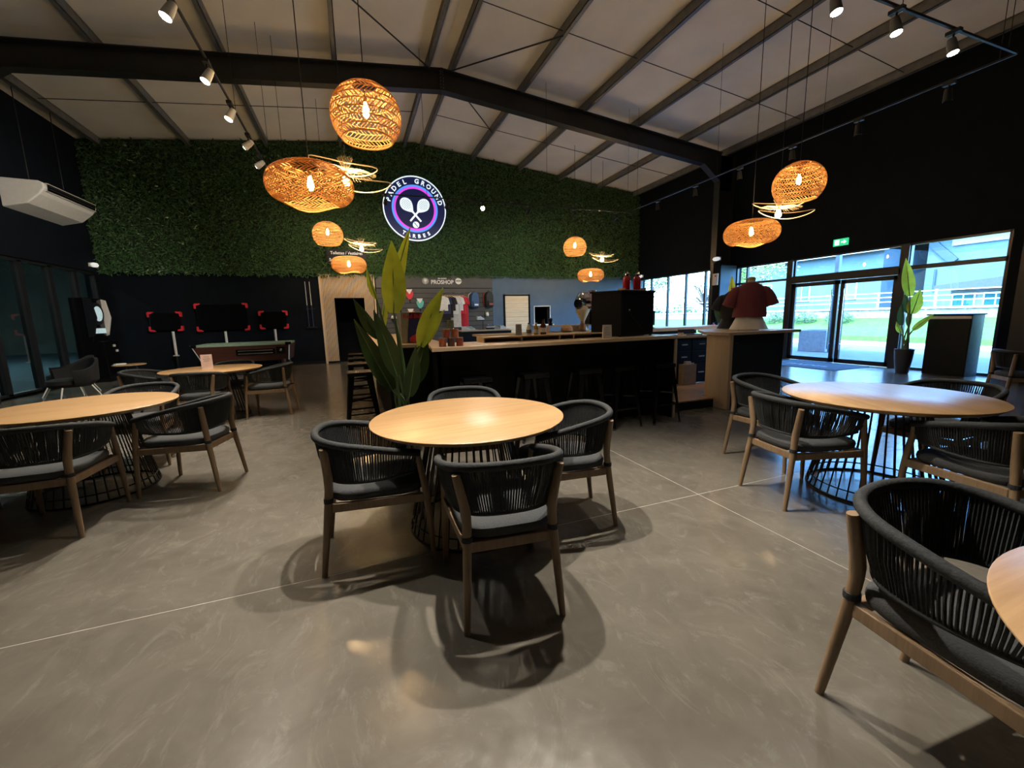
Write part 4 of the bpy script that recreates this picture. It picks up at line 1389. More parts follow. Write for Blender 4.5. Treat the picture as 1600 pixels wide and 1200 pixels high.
# big plant at the bar corner; leaf coordinates are relative to the pot
Fm, Dk = M_leaf_lit, M_leaf_shade
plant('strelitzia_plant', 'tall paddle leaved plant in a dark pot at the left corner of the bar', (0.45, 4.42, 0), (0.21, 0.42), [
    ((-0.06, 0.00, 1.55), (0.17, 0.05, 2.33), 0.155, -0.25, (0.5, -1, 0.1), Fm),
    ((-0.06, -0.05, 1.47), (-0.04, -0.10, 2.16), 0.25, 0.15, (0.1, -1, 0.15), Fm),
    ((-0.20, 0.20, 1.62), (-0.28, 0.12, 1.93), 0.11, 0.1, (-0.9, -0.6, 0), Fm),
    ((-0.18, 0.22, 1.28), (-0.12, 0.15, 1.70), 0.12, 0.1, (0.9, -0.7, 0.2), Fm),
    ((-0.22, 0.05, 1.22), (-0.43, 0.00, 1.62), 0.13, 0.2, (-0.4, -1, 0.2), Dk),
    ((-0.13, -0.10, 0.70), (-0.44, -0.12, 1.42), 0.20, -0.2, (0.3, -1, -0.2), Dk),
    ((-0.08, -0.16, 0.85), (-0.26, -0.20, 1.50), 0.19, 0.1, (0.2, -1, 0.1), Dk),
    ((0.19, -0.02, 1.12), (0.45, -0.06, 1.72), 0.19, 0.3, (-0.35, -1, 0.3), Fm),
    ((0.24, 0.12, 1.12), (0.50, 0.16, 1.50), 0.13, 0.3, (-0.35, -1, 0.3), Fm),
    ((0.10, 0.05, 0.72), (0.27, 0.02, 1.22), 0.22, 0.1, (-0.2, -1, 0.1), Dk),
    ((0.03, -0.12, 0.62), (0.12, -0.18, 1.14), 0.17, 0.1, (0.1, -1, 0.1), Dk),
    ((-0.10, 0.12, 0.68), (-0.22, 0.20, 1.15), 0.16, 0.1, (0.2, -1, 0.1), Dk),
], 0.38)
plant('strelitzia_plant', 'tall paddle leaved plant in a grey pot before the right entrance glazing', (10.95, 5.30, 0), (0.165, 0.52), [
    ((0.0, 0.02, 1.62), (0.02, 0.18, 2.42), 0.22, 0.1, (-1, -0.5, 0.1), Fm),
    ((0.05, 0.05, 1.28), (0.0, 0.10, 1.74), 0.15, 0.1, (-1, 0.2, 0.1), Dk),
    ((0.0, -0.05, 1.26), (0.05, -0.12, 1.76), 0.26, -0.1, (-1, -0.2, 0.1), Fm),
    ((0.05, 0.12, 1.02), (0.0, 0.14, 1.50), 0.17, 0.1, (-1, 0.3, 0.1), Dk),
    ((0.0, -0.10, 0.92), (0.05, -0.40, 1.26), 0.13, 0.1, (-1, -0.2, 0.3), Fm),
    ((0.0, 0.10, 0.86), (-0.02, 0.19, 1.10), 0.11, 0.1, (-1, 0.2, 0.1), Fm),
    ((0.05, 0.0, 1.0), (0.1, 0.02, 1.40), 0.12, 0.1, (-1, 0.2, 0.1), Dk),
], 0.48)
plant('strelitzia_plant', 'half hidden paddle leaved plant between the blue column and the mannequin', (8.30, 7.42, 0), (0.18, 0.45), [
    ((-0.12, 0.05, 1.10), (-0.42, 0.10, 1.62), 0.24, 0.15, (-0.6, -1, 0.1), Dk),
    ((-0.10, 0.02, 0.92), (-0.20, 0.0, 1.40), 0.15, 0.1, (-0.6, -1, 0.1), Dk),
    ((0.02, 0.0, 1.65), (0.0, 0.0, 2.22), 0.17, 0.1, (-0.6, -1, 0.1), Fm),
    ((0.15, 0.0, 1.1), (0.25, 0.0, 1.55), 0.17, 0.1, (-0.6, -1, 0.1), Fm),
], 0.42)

# ================================================================== MANNEQUINS
def ering(m, secs, n=28, cx=0.0, cy=0.0):
    """stack of ellipses (z, rx, ry[, dx, dy])"""
    vs, fs = [], []
    for s_ in secs:
        z, rx, ry = s_[:3]
        ox = s_[3] if len(s_) > 3 else 0
        oy = s_[4] if len(s_) > 4 else 0
        for j in range(n):
            q = 2 * pi * j / n
            vs.append((cx + ox + rx * cos(q), cy + oy + ry * sin(q), z))
    for k in range(len(secs) - 1):
        for j in range(n):
            j2 = (j + 1) % n
            fs.append((k * n + j, k * n + j2, (k + 1) * n + j2, (k + 1) * n + j))
    m.add(vs, fs)
    return m
def mannequin(loc, rz, shirt, label, shorts=True, sc=1.0):
    t = thing('mannequin_torso', label, 'mannequin', loc, rz)
    t.scale = (sc, sc, sc)
    m = ering(MB(), [(0.0, 0.15, 0.11), (0.1, 0.17, 0.125), (0.30, 0.15, 0.11), (0.45, 0.18, 0.12), (0.58, 0.19, 0.115), (0.64, 0.12, 0.09), (0.68, 0.06, 0.06), (0.76, 0.055, 0.055)])
    m.f.append(tuple(range(len(m.v) - 28, len(m.v)))); m.mi.append(0)
    m.build('body_form', mat('cream_fabric_form', (0.62, 0.55, 0.42), 0.8), t, smooth=True)
    MB().lathe([(0.056, 0.755), (0.058, 0.78), (0.03, 0.80)], n=18).build('neck_cap', M_oakt, t, smooth=True)
    m = ering(MB(), [(0.20, 0.235, 0.155), (0.26, 0.228, 0.150), (0.34, 0.220, 0.14), (0.45, 0.225, 0.14), (0.56, 0.235, 0.13), (0.63, 0.205, 0.115), (0.685, 0.13, 0.095), (0.72, 0.075, 0.075)])
    # drape folds
    m.v = [(x + 0.006 * sin(z * 60 + y * 30), y + 0.010 * sin(x * 34 + z * 14) * (1 if z < 0.5 else 0.3), z) for x, y, z in m.v]
    for s in (-1, 1):
        m.tube(spline([(s * 0.13, 0, 0.605), (s * 0.20, 0, 0.575), (s * 0.255, -0.01, 0.49), (s * 0.300, -0.02, 0.37)], 3), [0.065, 0.072, 0.078, 0.080, 0.082, 0.084, 0.086, 0.088, 0.09, 0.092], 16)
    m.build('t_shirt', shirt, t, smooth=True)
    if shorts:
        m = ering(MB(), [(-0.02, 0.27, 0.185), (0.05, 0.235, 0.160), (0.15, 0.19, 0.130), (0.22, 0.165, 0.115)])
        m.v = [(x, y + 0.012 * sin(x * 40) * (0.3 - z) * 3, z) for x, y, z in m.v]
        m.v = [(x, y, z + 0.035) for x, y, z in m.v]
        m.build('shorts', M_card if shorts is True else shorts, t, smooth=True)
    MB().lathe([(0.14, 0), (0.14, 0.012), (0.03, 0.02), (0.02, 0.05)], n=22).build('stand_base', M_chrome, t, smooth=True)
    return t
mannequin((5.70, 4.74, BT), -0.65, mat('maroon_jersey', (0.17, 0.035, 0.045), 0.85, bump=0.15, scale=60), 'headless mannequin in a maroon T-shirt and white shorts on the entrance counter')
mannequin((5.90, 5.22, BT), -0.9, mat('black_jersey', (0.012, 0.012, 0.016), 0.8), 'headless mannequin in black standing behind the maroon one', M_blackm, 0.86)

# ================================================================== PRO SHOP WALL
sw = thing('slatwall', 'dark grey slatwall display with horizontal grooved boards on the back wall', 'wall panel', (2.95, YB, 0))
MB().box(0.84, 5.06, YB - 0.02, YB, 0, 2.97).build('backing', M_black, sw, world=True)
MB().box(0.84, 5.06, YB - 0.05, YB - 0.02, 2.52, 2.97).build('header_board', M_grey, sw, world=True)
z = 0.1
slb = MB().box(-2.10, 2.10, -0.05, -0.02, 0.0, 0.157).mesh('slat_board', M_grey)
while z < 2.42:
    o = bpy.data.objects.new('slat_board', slb)
    COL.objects.link(o); o.parent = sw; o.location = (-0.01, 0, z)
    z += 0.172
ps = thing('shop_sign', 'white PROSHOP lettering between two round emblems on the dark header', 'sign', (3.15, YB - 0.055, 2.76))
text_obj('lettering', 'PROSHOP', 0.20, M_white, (0.0, 0, -0.045), (radians(90), 0, 0), ps, 0.004, 0.003, 0.93)
MB().box(-0.16, 0.16, -0.004, 0.004, 0.075, 0.110).build('small_print_strip', M_white, ps)
for xx in (-0.61, 0.60):
    e = MB()
    e.tube([(xx, -0.006, 0.0), (xx, 0.004, 0.0)], 0.115, 28)
    em = e.build('round_emblem', M_white if xx > 0 else mat('grey_emblem', (0.30, 0.29, 0.29), 0.6), ps)
    if xx > 0:
        MB().box(xx - 0.10, xx + 0.10, -0.012, -0.006, -0.012, 0.022).build('emblem_bar', M_grey, em)
    else:
        MB().tube([(xx, -0.012, 0.02), (xx, -0.006, 0.02)], 0.055, 18).build('emblem_leaf', M_white, em)
        MB().box(xx - 0.012, xx + 0.012, -0.012, -0.006, -0.08, 0.0).build('emblem_stem', M_white, em)
def racket(x, z, c, lb, rz=0.0):
    t = thing('padel_racket', lb, 'racket', (x, YB - 0.10, z))
    pts = []
    for k in range(28):
        q = 2 * pi * k / 28
        r = 0.13 if sin(q) > -0.2 else 0.13 * (1 + 0.25 * (-sin(q) - 0.2))
        pts.append((r * cos(q) * (1 if sin(q) > 0 else 1 - 0.35 * (-sin(q))), 0.14 * sin(q) if sin(q) > 0 else 0.19 * sin(q)))
    MB().prism(pts, -0.019, 0.019).build('head', c, t, bevel=0.004)
    MB().prism([(-0.125, 0.16), (0.10, 0.16), (0.02, 0.02), (-0.02, 0.0)], -0.023, -0.019).build('white_graphic', M_white, t)
    MB().tube([(0, 0, -0.16), (0, 0, -0.33)], 0.016, 8).build('handle', M_blackm, t)
    MB().tube([(0, 0.02, 0.12), (0, 0.06, 0.12)], 0.005, 6).build('peg', M_chrome, t)
racket(1.95, 2.30, mat('racket_red', (0.62, 0.02, 0.03), 0.35), 'red and white padel racket, topmost on the slatwall')
racket(1.62, 1.98, mat('racket_navy', (0.02, 0.03, 0.22), 0.35), 'navy and white padel racket left below the red one')
racket(2.30, 1.98, mat('racket_teal', (0.10, 0.45, 0.42), 0.35), 'teal and white padel racket right below the red one')
racket(1.96, 1.62, mat('racket_orange', (0.62, 0.16, 0.03), 0.35), 'orange padel racket straight below the red one')
M_cap = mat('beige_cap', (0.50, 0.42, 0.30), 0.8)
for i, (xx, zz, m_) in enumerate(((1.75, 1.50, M_white), (2.15, 1.52, M_cap), (2.38, 1.48, M_cap), (2.62, 1.50, M_cap), (1.35, 1.45, M_white))):
    t = thing('sun_cap', ('leftmost white cap', 'beige cap next to the orange racket', 'middle beige cap', 'rightmost beige cap', 'outer white cap near the doorway panel')[(0, 1, 2, 3, 4)[i]] + ' hung low on the slatwall', 'cap', (xx, YB - 0.16, zz), 0, 'caps on the slatwall')
    MB().lathe([(0.10, 0), (0.098, 0.04), (0.08, 0.085), (0.04, 0.11), (0.005, 0.115)], n=18).build('crown', m_, t, smooth=True)
    MB().prism([(-0.085, -0.05), (0.085, -0.05), (0.07, -0.15), (0, -0.175), (-0.07, -0.15)], 0.0, 0.008, 'Z').build('peak', m_, t)
# clothes rail
cr_ = thing('clothes_rail', 'chrome rail carrying a row of shirts in the pro shop', 'clothes rail', (3.38, 14.9, 0))
MB().tube([(2.95, 14.9, 2.30), (3.85, 14.9, 2.30)], 0.012, 8).build('rail', M_chrome, cr_, world=True)
for xx in (2.97, 3.83):
    MB().tube([(xx, 14.9, 2.30), (xx, YB - 0.05, 2.30)], 0.010, 8).build('bracket', M_chrome, cr_, world=True)
CLO = [('white', (0.70, 0.72, 0.72), 'leftmost shirt'), ('navy', (0.03, 0.04, 0.10), 'second shirt from the left'), ('black', (0.012, 0.012, 0.014), 'third shirt from the left'), ('black', (0.02, 0.02, 0.022), 'fourth shirt from the left'),
       ('white', (0.72, 0.74, 0.74), 'fifth shirt from the left'), ('pale grey', (0.55, 0.58, 0.60), 'sixth shirt from the left'), ('white', (0.70, 0.72, 0.73), 'seventh shirt from the left'), ('red', (0.50, 0.03, 0.05), 'second shirt from the right'), ('red', (0.45, 0.025, 0.045), 'rightmost shirt')]
for i, (nm, c, lb) in enumerate(CLO):
    t = thing('hanging_shirt', '%s on the pro shop clothes rail, %s' % (lb, nm), 'shirt', (3.03 + i * 0.092, 14.9, 2.30), radians(62), 'shirts on the clothes rail')
    ln = 0.62 + 0.12 * ((i * 7) % 3) + (0.35 if i in (5, 8) else 0)
    poly = [(-0.06, -0.11), (-0.21, -0.17), (-0.27, -0.38), (-0.20, -0.41), (-0.185, -0.30), (-0.19, -ln), (0.19, -ln), (0.185, -0.30), (0.20, -0.41), (0.27, -0.38), (0.21, -0.17), (0.06, -0.11)]
    MB().prism(poly, -0.022, 0.022, 'X').build('shirt', mat('shirt_' + str(i), c, 0.85), t, bevel=0.008)
    MB().tube(spline([(0, 0.0, -0.09), (0, 0.0, -0.03), (0, 0.014, 0.004), (0, -0.012, 0.012)], 3), 0.004, 6).build('hanger_hook', M_chrome, t)
    MB().prism([(0, -0.07), (0.19, -0.155), (0.18, -0.175), (0, -0.10), (-0.18, -0.175), (-0.19, -0.155)], -0.010, 0.010, 'X').build('wooden_hanger', M_oakt, t)
# backpacks
def backpack(x, z, c, c2, lb):
    t = thing('backpack', lb, 'backpack', (x, YB - 0.06, z), 0.25)
    MB().prism([(-0.15, 0.0), (0.15, 0.0), (0.165, 0.08), (0.155, 0.42), (0.10, 0.55), (0, 0.58), (-0.10, 0.55), (-0.155, 0.42), (-0.165, 0.08)], -0.17, 0.0).build('body', c, t, bevel=0.03, seg=3)
    MB().prism([(-0.12, 0.03), (0.12, 0.03), (0.12, 0.24), (0, 0.27), (-0.12, 0.24)], -0.225, -0.165).build('front_pocket', c, t, bevel=0.02)
    MB().box(-0.07, 0.09, -0.228, -0.222, 0.08, 0.14).build('badge', c2, t)
    for s in (-1, 1):
        MB().tube(spline([(s * 0.06, -0.02, 0.56), (s * 0.18, 0.0, 0.48), (s * 0.20, 0.0, 0.25), (s * 0.15, 0.0, 0.06)], 4), 0.013, 6).build('strap', c2, t, smooth=True)
    MB().tube(spline([(-0.04, -0.05, 0.57), (0, -0.05, 0.64), (0.04, -0.05, 0.57)], 4), 0.009, 6).build('grab_loop', c, t, smooth=True)
    MB().tube([(0, -0.12, 0.62), (0, 0.02, 0.62)], 0.006, 6).build('hook', M_chrome, t)
backpack(4.28, 1.78, mat('blue_bag_fabric', (0.035, 0.09, 0.20), 0.7), M_card, 'blue backpack hung on the slatwall')
backpack(4.86, 1.80, mat('black_bag_fabric', (0.022, 0.020, 0.018), 0.7), mat('dark_red_patch', (0.35, 0.05, 0.04), 0.6), 'black backpack with dark red badge hung at the right end of the slatwall')
ba = thing('blister_pack', 'small green and white accessory pack hung under the black backpack', 'accessory', (4.80, YB - 0.08, 1.42))
MB().box(-0.08, 0.08, -0.02, 0.01, 0, 0.24).build('card', mat('dark_green_card', (0.05, 0.10, 0.05), 0.6), ba, bevel=0.004)
MB().lathe([(0.05, 0.05), (0.06, 0.12), (0.04, 0.19)], (0, -0.03, 0), 14).build('grip_roll', M_card, ba, smooth=True)
# shoe display table
dt = thing('display_table', 'pale birch shoe display table in the pro shop', 'table', (3.85, 12.5, 0))
MB().box(-0.85, 0.80, -0.35, 0.35, 1.0, 1.04).build('top', M_bar, dt, bevel=0.004)
MB().box(-0.80, 0.75, -0.30, 0.30, 0.0, 1.0).build('body', M_blackm, dt)
def shoe(x, y, z, rz, c, lb):
    t = thing('sports_shoe', lb, 'shoe', (x, y, z), rz, 'sports shoes in the pro shop')
    MB().prism([(-0.13, -0.035), (-0.05, -0.04), (0.08, -0.045), (0.14, -0.02), (0.14, 0.02), (0.08, 0.045), (-0.05, 0.04), (-0.13, 0.035)], 0, 0.03, 'Z').build('sole', M_card, t, bevel=0.006)
    MB().prism([(-0.125, 0.03), (0.13, 0.03), (0.125, 0.05), (0.06, 0.075), (0.0, 0.115), (-0.05, 0.115), (-0.06, 0.095), (-0.10, 0.12), (-0.13, 0.115)], -0.035, 0.035).build('upper', c, t, bevel=0.016, seg=3)
    MB().prism([(0.0, 0.116), (0.055, 0.08), (0.06, 0.085), (0.005, 0.123)], -0.02, 0.02).build('laces', M_pot, t)
SHC = [M_white, mat('mint_shoe', (0.35, 0.45, 0.40), 0.6), M_white, mat('grey_shoe', (0.2, 0.21, 0.22), 0.6), M_white, M_card]
for i, (xx, yy, zz, a) in enumerate(((3.18, 12.35, 1.04, 0.2), (3.40, 12.55, 1.04, 0.1), (3.68, 12.45, 1.34, 0.2), (3.98, 12.40, 1.10, 0.1), (4.18, 12.5, 1.04, -0.1), (4.40, 12.40, 1.04, 0.2))):
    shoe(xx, yy, zz, a, SHC[i], ['leftmost white sports shoe on the display table', 'mint sports shoe second from the left on the display table', 'white sports shoe raised on the tall black stand', 'grey sports shoe on the low block', 'white sports shoe right of the low block', 'cream sports shoe at the right end of the display table'][i])
ss = thing('shoe_stand', 'thin black T shaped shoe stand on the display table', 'stand', (3.72, 12.48, 1.04))
MB().box(-0.1, 0.1, -0.06, 0.06, 0, 0.012).build('foot', M_blackm, ss)
MB().tube([(0.06, 0.04, 0.01), (0.06, 0.04, 0.29)], 0.010, 8).build('post', M_blackm, ss)
MB().box(-0.16, 0.10, -0.06, 0.06, 0.285, 0.298).build('shelf_plate', M_blackm, ss)
sb = thing('display_block', 'low black display block carrying the grey shoe', 'block', (3.98, 12.42, 1.04))
MB().box(-0.14, 0.14, -0.07, 0.07, 0.045, 0.058).build('top_plate', M_blackm, sb)
MB().box(-0.12, 0.12, -0.05, 0.05, 0.0, 0.045).build('plinth', M_pot, sb)

# ================================================================== SIGNS
lg = thing('round_club_sign', 'large round backlit PADEL GROUND TARBES sign with crossed rackets on the plant wall', 'sign', (2.28, YB - 0.36, 5.12))
M_lgd = mat('sign_navy', (0.010, 0.014, 0.06), 0.4, emit=(0.012, 0.018, 0.09), estr=0.25)
M_lgw = mat('sign_white_glow', (0.55, 0.62, 0.68), 0.5, emit=(0.80, 0.93, 1.0), estr=0.50, var=0.02)
M_lgb = mat('sign_blue_glow', (0.06, 0.20, 0.5), 0.5, emit=(0.08, 0.30, 0.95), estr=0.55, var=0.02)
M_lgp = mat('sign_magenta_glow', (0.35, 0.05, 0.40), 0.5, emit=(0.75, 0.06, 0.75), estr=0.55, var=0.02)
def ring(r0, r1, y0, y1, n=72):
    m = MB()
    vs = []
    for k in range(n):
        q = 2 * pi * k / n
        for r, y in ((r0, y0), (r1, y0), (r1, y1), (r0, y1)):
            vs.append((r * cos(q), y, r * sin(q)))
    fs = []
    for k in range(n):
        a, b = k * 4, ((k + 1) % n) * 4
        for j in range(4):
            j2 = (j + 1) % 4
            fs.append((a + j, b + j, b + j2, a + j2))
    m.add(vs, fs)
    return m
MB().tube([(0, 0, 0), (0, 0.14, 0)], 1.05, 72).build('disc', M_lgd, lg)
ring(1.02, 1.055, -0.02, 0.02).build('outer_ring', M_lgw, lg)
ring(0.71, 0.77, -0.012, 0.0).build('blue_ring', M_lgb, lg)
ring(0.645, 0.705, -0.012, 0.0).build('magenta_ring', M_lgp, lg)
def arc_text(txt, rad, size, a0, a1, flip=False):
    items = []
    n = len(txt)
    for i, ch in enumerate(txt):
        if ch == ' ':
            continue
        a = a0 + (a1 - a0) * (i / (n - 1))
        me = text_mesh(ch, size, 0.008, 0.006)
        rot = (a - pi / 2) if not flip else (a + pi / 2)
        mx = Matrix.Translation((rad * cos(a), -0.01, rad * sin(a))) @ Matrix.Rotation(-rot, 4, 'Y') @ Matrix.Rotation(radians(90), 4, 'X')
        items.append((me, mx))
    return items
for me_, mx_ in arc_text('PADEL GROUND', 0.885, 0.205, radians(164), radians(16)) + arc_text('TARBES', 0.900, 0.165, radians(242), radians(298), True):
    me_.materials.clear()
    me_.materials.append(M_lgw)
    o_ = bpy.data.objects.new('letter', me_)
    COL.objects.link(o_)
    o_.parent = lg
    o_.matrix_local = mx_
def sign_racket(s):
    c = Vector((s * 0.28, 0, 0.12))
    ax = Vector((s * -0.66, 0, -0.75)).normalized()       # towards the handle
    sd = Vector((ax.z, 0, -ax.x))
    def P(u, v):
        p = c + ax * u + sd * v
        return (p.x, p.z)
    out = []
    for k in range(30):
        q = 2 * pi * k / 30
        out.append(P(-0.24 * cos(q) if cos(q) > 0 else -0.30 * cos(q), 0.20 * sin(q) * (1 if cos(q) > 0 else 1 - 0.55 * abs(cos(q)) ** 1.5)))
    MB().prism(out, -0.012, 0.0).build('racket_head', M_lgw, lg)
    a, b = c + ax * 0.26, c + ax * 0.70
    MB().bar((a.x, -0.006, a.z), (b.x, -0.006, b.z), 0.012, 0.06, up=(0, 0, 1)).build('racket_handle', M_lgw, lg)
    dots = MB()
    for i in range(-3, 4):
        for j in range(-3, 4):
            if i * i + j * j < 11:
                p = c + ax * (i * 0.05 - 0.02) + sd * (j * 0.045)
                dots.tube([(p.x, -0.0135, p.z), (p.x, -0.0122, p.z)], 0.012, 6)
    tag(dots.build('racket_holes', M_lgd, lg), kind='stuff')
sign_racket(1); sign_racket(-1)
MB().tube([(0, -0.014, -0.52), (0, 0, -0.52)], 0.108, 28).build('ball', M_lgw, lg)
MB().tube(spline([(-0.06, -0.016, -0.45), (0.0, -0.016, -0.52), (0.06, -0.016, -0.59)], 5), 0.012, 5).build('ball_seam', M_lgd, lg)

ts = thing('toilet_sign', 'white lettering pointing to toilets and changing rooms on a black board above the doorway', 'sign', (-0.02, YB - 0.2, 3.52))
MB().box(-0.62, 0.62, 0.0, 0.03, -0.24, 0.22).build('board', M_blackm, ts)
M_tw = mat('white_letters', (0.80, 0.80, 0.78), 0.5, emit=(0.8, 0.8, 0.78), estr=0.15)
text_obj('lettering', 'Toilettes / Vestiaires', 0.135, M_tw, (0.0, -0.004, 0.10), (radians(90), 0, 0), ts, 0.003, 0.002, 0.88)
text_obj('lettering', 'Salle', 0.135, M_tw, (-0.44, -0.004, -0.12), (radians(90), 0, 0), ts, 0.003, 0.002, 0.88)
ex = thing('exit_sign', 'green emergency exit sign on the black wall above the entrance doors', 'exit sign', (XR - 0.005, 7.22, 3.06))
MB().box(-0.04, 0, -0.17, 0.17, -0.085, 0.085).build('box', emis('exit_green', (0.02, 0.38, 0.16), 1.0), ex, bevel=0.004)
M_exw = emis('exit_white', (0.75, 1.0, 0.85), 1.0)
MB().box(-0.044, -0.040, 0.03, 0.13, -0.06, 0.06).build('door_symbol', M_exw, ex)
MB().prism([(-0.02, 0.015), (-0.08, 0.015), (-0.08, 0.045), (-0.14, 0.0), (-0.08, -0.045), (-0.08, -0.015), (-0.02, -0.015)], -0.044, -0.040, 'X').build('arrow', M_exw, ex)

# ================================================================== POOL TABLE CORNER
pt = thing('pool_table', 'dark wood coin operated pool table with green cloth before the back wall', 'pool table', (-2.9, 13.95, 0))
M_mah = wood('dark_mahogany', (0.045, 0.014, 0.009), (0.095, 0.030, 0.018), 0.35, 0, 3, 0.03)
M_felt = mat('green_baize', (0.02, 0.16, 0.07), 0.95, bump=0.1, scale=200)
x0, x1, y0, y1 = -1.15, 1.15, -0.65, 0.65
m = MB()
b = 0.12
m.add([(x0, y0, 0.80), (x1, y0, 0.80), (x1, y1, 0.80), (x0, y1, 0.80), (x0 + b * 1.3, y0 + b, 0.36), (x1 - b * 0.5, y0 + b, 0.36), (x1 - b * 0.5, y1 - b, 0.36), (x0 + b * 1.3, y1 - b, 0.36)],
      [(0, 1, 2, 3), (7, 6, 5, 4), (0, 4, 5, 1), (1, 5, 6, 2), (2, 6, 7, 3), (3, 7, 4, 0)])
m.build('cabinet', M_mah, pt)
MB().box(x0 + 0.1, x1 - 0.1, y0 + 0.1, y1 - 0.1, 0.80, 0.815).build('bed_cloth', M_felt, pt)
for a in ((x0, x1, y0, y0 + 0.11), (x0, x1, y1 - 0.11, y1), (x0, x0 + 0.11, y0 + 0.11, y1 - 0.11), (x1 - 0.11, x1, y0 + 0.11, y1 - 0.11)):
    MB().box(a[0], a[1], a[2], a[3], 0.80, 0.86).build('cushion_rail', mat('pale_green_rail', (0.25, 0.36, 0.27), 0.5), pt, bevel=0.008)
for sx, xx in ((-1, x0), (1, x1)):
    for yy in (y0, y1):
        MB().cbox((xx - sx * 0.03, yy * 0.97, 0.83), (0.14, 0.12, 0.075)).build('corner_cap', M_screen, pt, bevel=0.015)
        MB().tube([(xx - sx * 0.20, yy * 0.78, 0.38), (xx - sx * 0.22, yy * 0.76, 0)], [0.06, 0.045], 14).build('leg', M_mah, pt)
for sx, xe, xf in ((-1, x0, x0 + b * 1.3), (1, x1, x1 - b * 0.5)):
    MB().bar((xe, y0 - 0.004, 0.80), (xf, y0 + b - 0.004, 0.36), 0.035, 0.012).build('metal_edge', M_whitem, pt)
MB().cbox((0.30, y0 + 0.035, 0.62), (0.95, 0.02, 0.16)).build('ball_window', M_screen, pt)
for zz in (0.66, 0.58):
    MB().tube([(-0.12, y0 + 0.01, zz), (0.72, y0 + 0.01, zz)], 0.008, 6).build('window_trim', M_chrome, pt)
MB().cbox((0.92, y0 + 0.03, 0.64), (0.22, 0.03, 0.20)).build('coin_mechanism', M_screen, pt, bevel=0.006)
MB().lathe([(0.03, 0), (0.035, 0.01), (0.02, 0.02)], n=14).build('coin_slot', M_chrome, pt).matrix_local = Matrix.Translation((0.92, y0 + 0.012, 0.65)) @ Matrix.Rotation(radians(90), 4, 'X')
# cue rack
cq = thing('cue_rack', 'small black wall rack for the billiard cues left of the slat panel', 'rack', (-1.30, YB, 1.2))
MB().box(-0.14, 0.16, -0.09, 0, 0, 0.05).build('foot_shelf', M_blackm, cq, bevel=0.004)
MB().box(-0.12, 0.14, -0.06, 0, 0.62, 0.65).build('clip_bar', M_blackm, cq)
MB().lathe([(0.012, 0), (0.02, 0.01)], (0.17, -0.05, 0.64), 8).build('hook', M_chrome, cq)
for i, xx in enumerate((-1.37, -1.24)):
    t = thing('billiard_cue', ('left' if i == 0 else 'right') + ' billiard cue standing in the wall rack', 'cue', (xx, YB - 0.065, 1.25), 0, 'billiard cues in the rack')
    MB().tube([(0, 0, 0), (0, 0, 0.70)], [0.016, 0.013], 10).build('butt', mat('navy_cue_butt', (0.02, 0.03, 0.08), 0.3), t)
    MB().tube([(0, 0, 0.70), (0, 0, 1.46)], [0.0125, 0.007], 10).build('shaft', M_card, t)
# three screens with red corner guards on silver poles
def screen(xa, xb, za, zb, px, lb):
    w, h = xb - xa, zb - za
    t = thing('wall_screen', lb, 'screen', ((xa + xb) / 2, YB - 0.12, za), 0, 'screens with red corners')
    MB().box(-w / 2 + 0.04, w / 2 - 0.04, -0.03, 0.03, 0.03, h - 0.03).build('panel', M_screen, t, bevel=0.01)
    MB().box(-w / 2 + 0.10, w / 2 - 0.10, 0.03, 0.12, 0.10, h - 0.10).build('wall_bracket', M_blackm, t)
    for sx in (-1, 1):
        for sz in (0, 1):
            cx_, cz_ = sx * w / 2, h * sz
            dz = 1 if sz == 0 else -1
            k = 0.15
            MB().prism([(cx_, cz_ + dz * 0.03), (cx_ - sx * 0.03, cz_), (cx_ - sx * k, cz_ - dz * 0.005), (cx_ - sx * k * 0.9, cz_ + dz * 0.045), (cx_ - sx * 0.06, cz_ + dz * 0.06), (cx_ - sx * 0.05, cz_ + dz * k), (cx_ - sx * 0.005, cz_ + dz * k)], -0.05, 0.04).build('corner_guard', M_red, t)
    t2 = thing('silver_pole', 'slim silver pole standing below the ' + lb.split(' with')[0], 'pole', (px, YB - 0.25, 0), 0, 'silver poles below the screens')
    MB().tube([(0, 0, 0.5), (0, 0, za - 0.01)], 0.035, 12).build('tube', M_whitem, t2, smooth=True)
    MB().tube([(0, 0, 0.012), (0, 0, 0.5)], 0.03, 12).build('lower_tube', M_blackm, t2, smooth=True)
    MB().lathe([(0.16, 0), (0.16, 0.012), (0.04, 0.02)], n=20).build('foot_plate', M_blackm, t2)
    for s in (-1, 1):
        MB().lathe([(0.03, 0), (0.03, 0.03)], (s * 0.05, -0.02, 0.5), 10).build('knob', M_whitem, t2)
screen(-5.62, -4.78, 1.24, 1.81, -5.02, 'left small dark screen with red corner guards')
screen(-4.45, -3.05, 1.20, 2.04, -3.70, 'large middle dark screen with red corner guards')
screen(-2.78, -1.96, 1.22, 1.79, -2.35, 'right small dark screen with red corner guards')
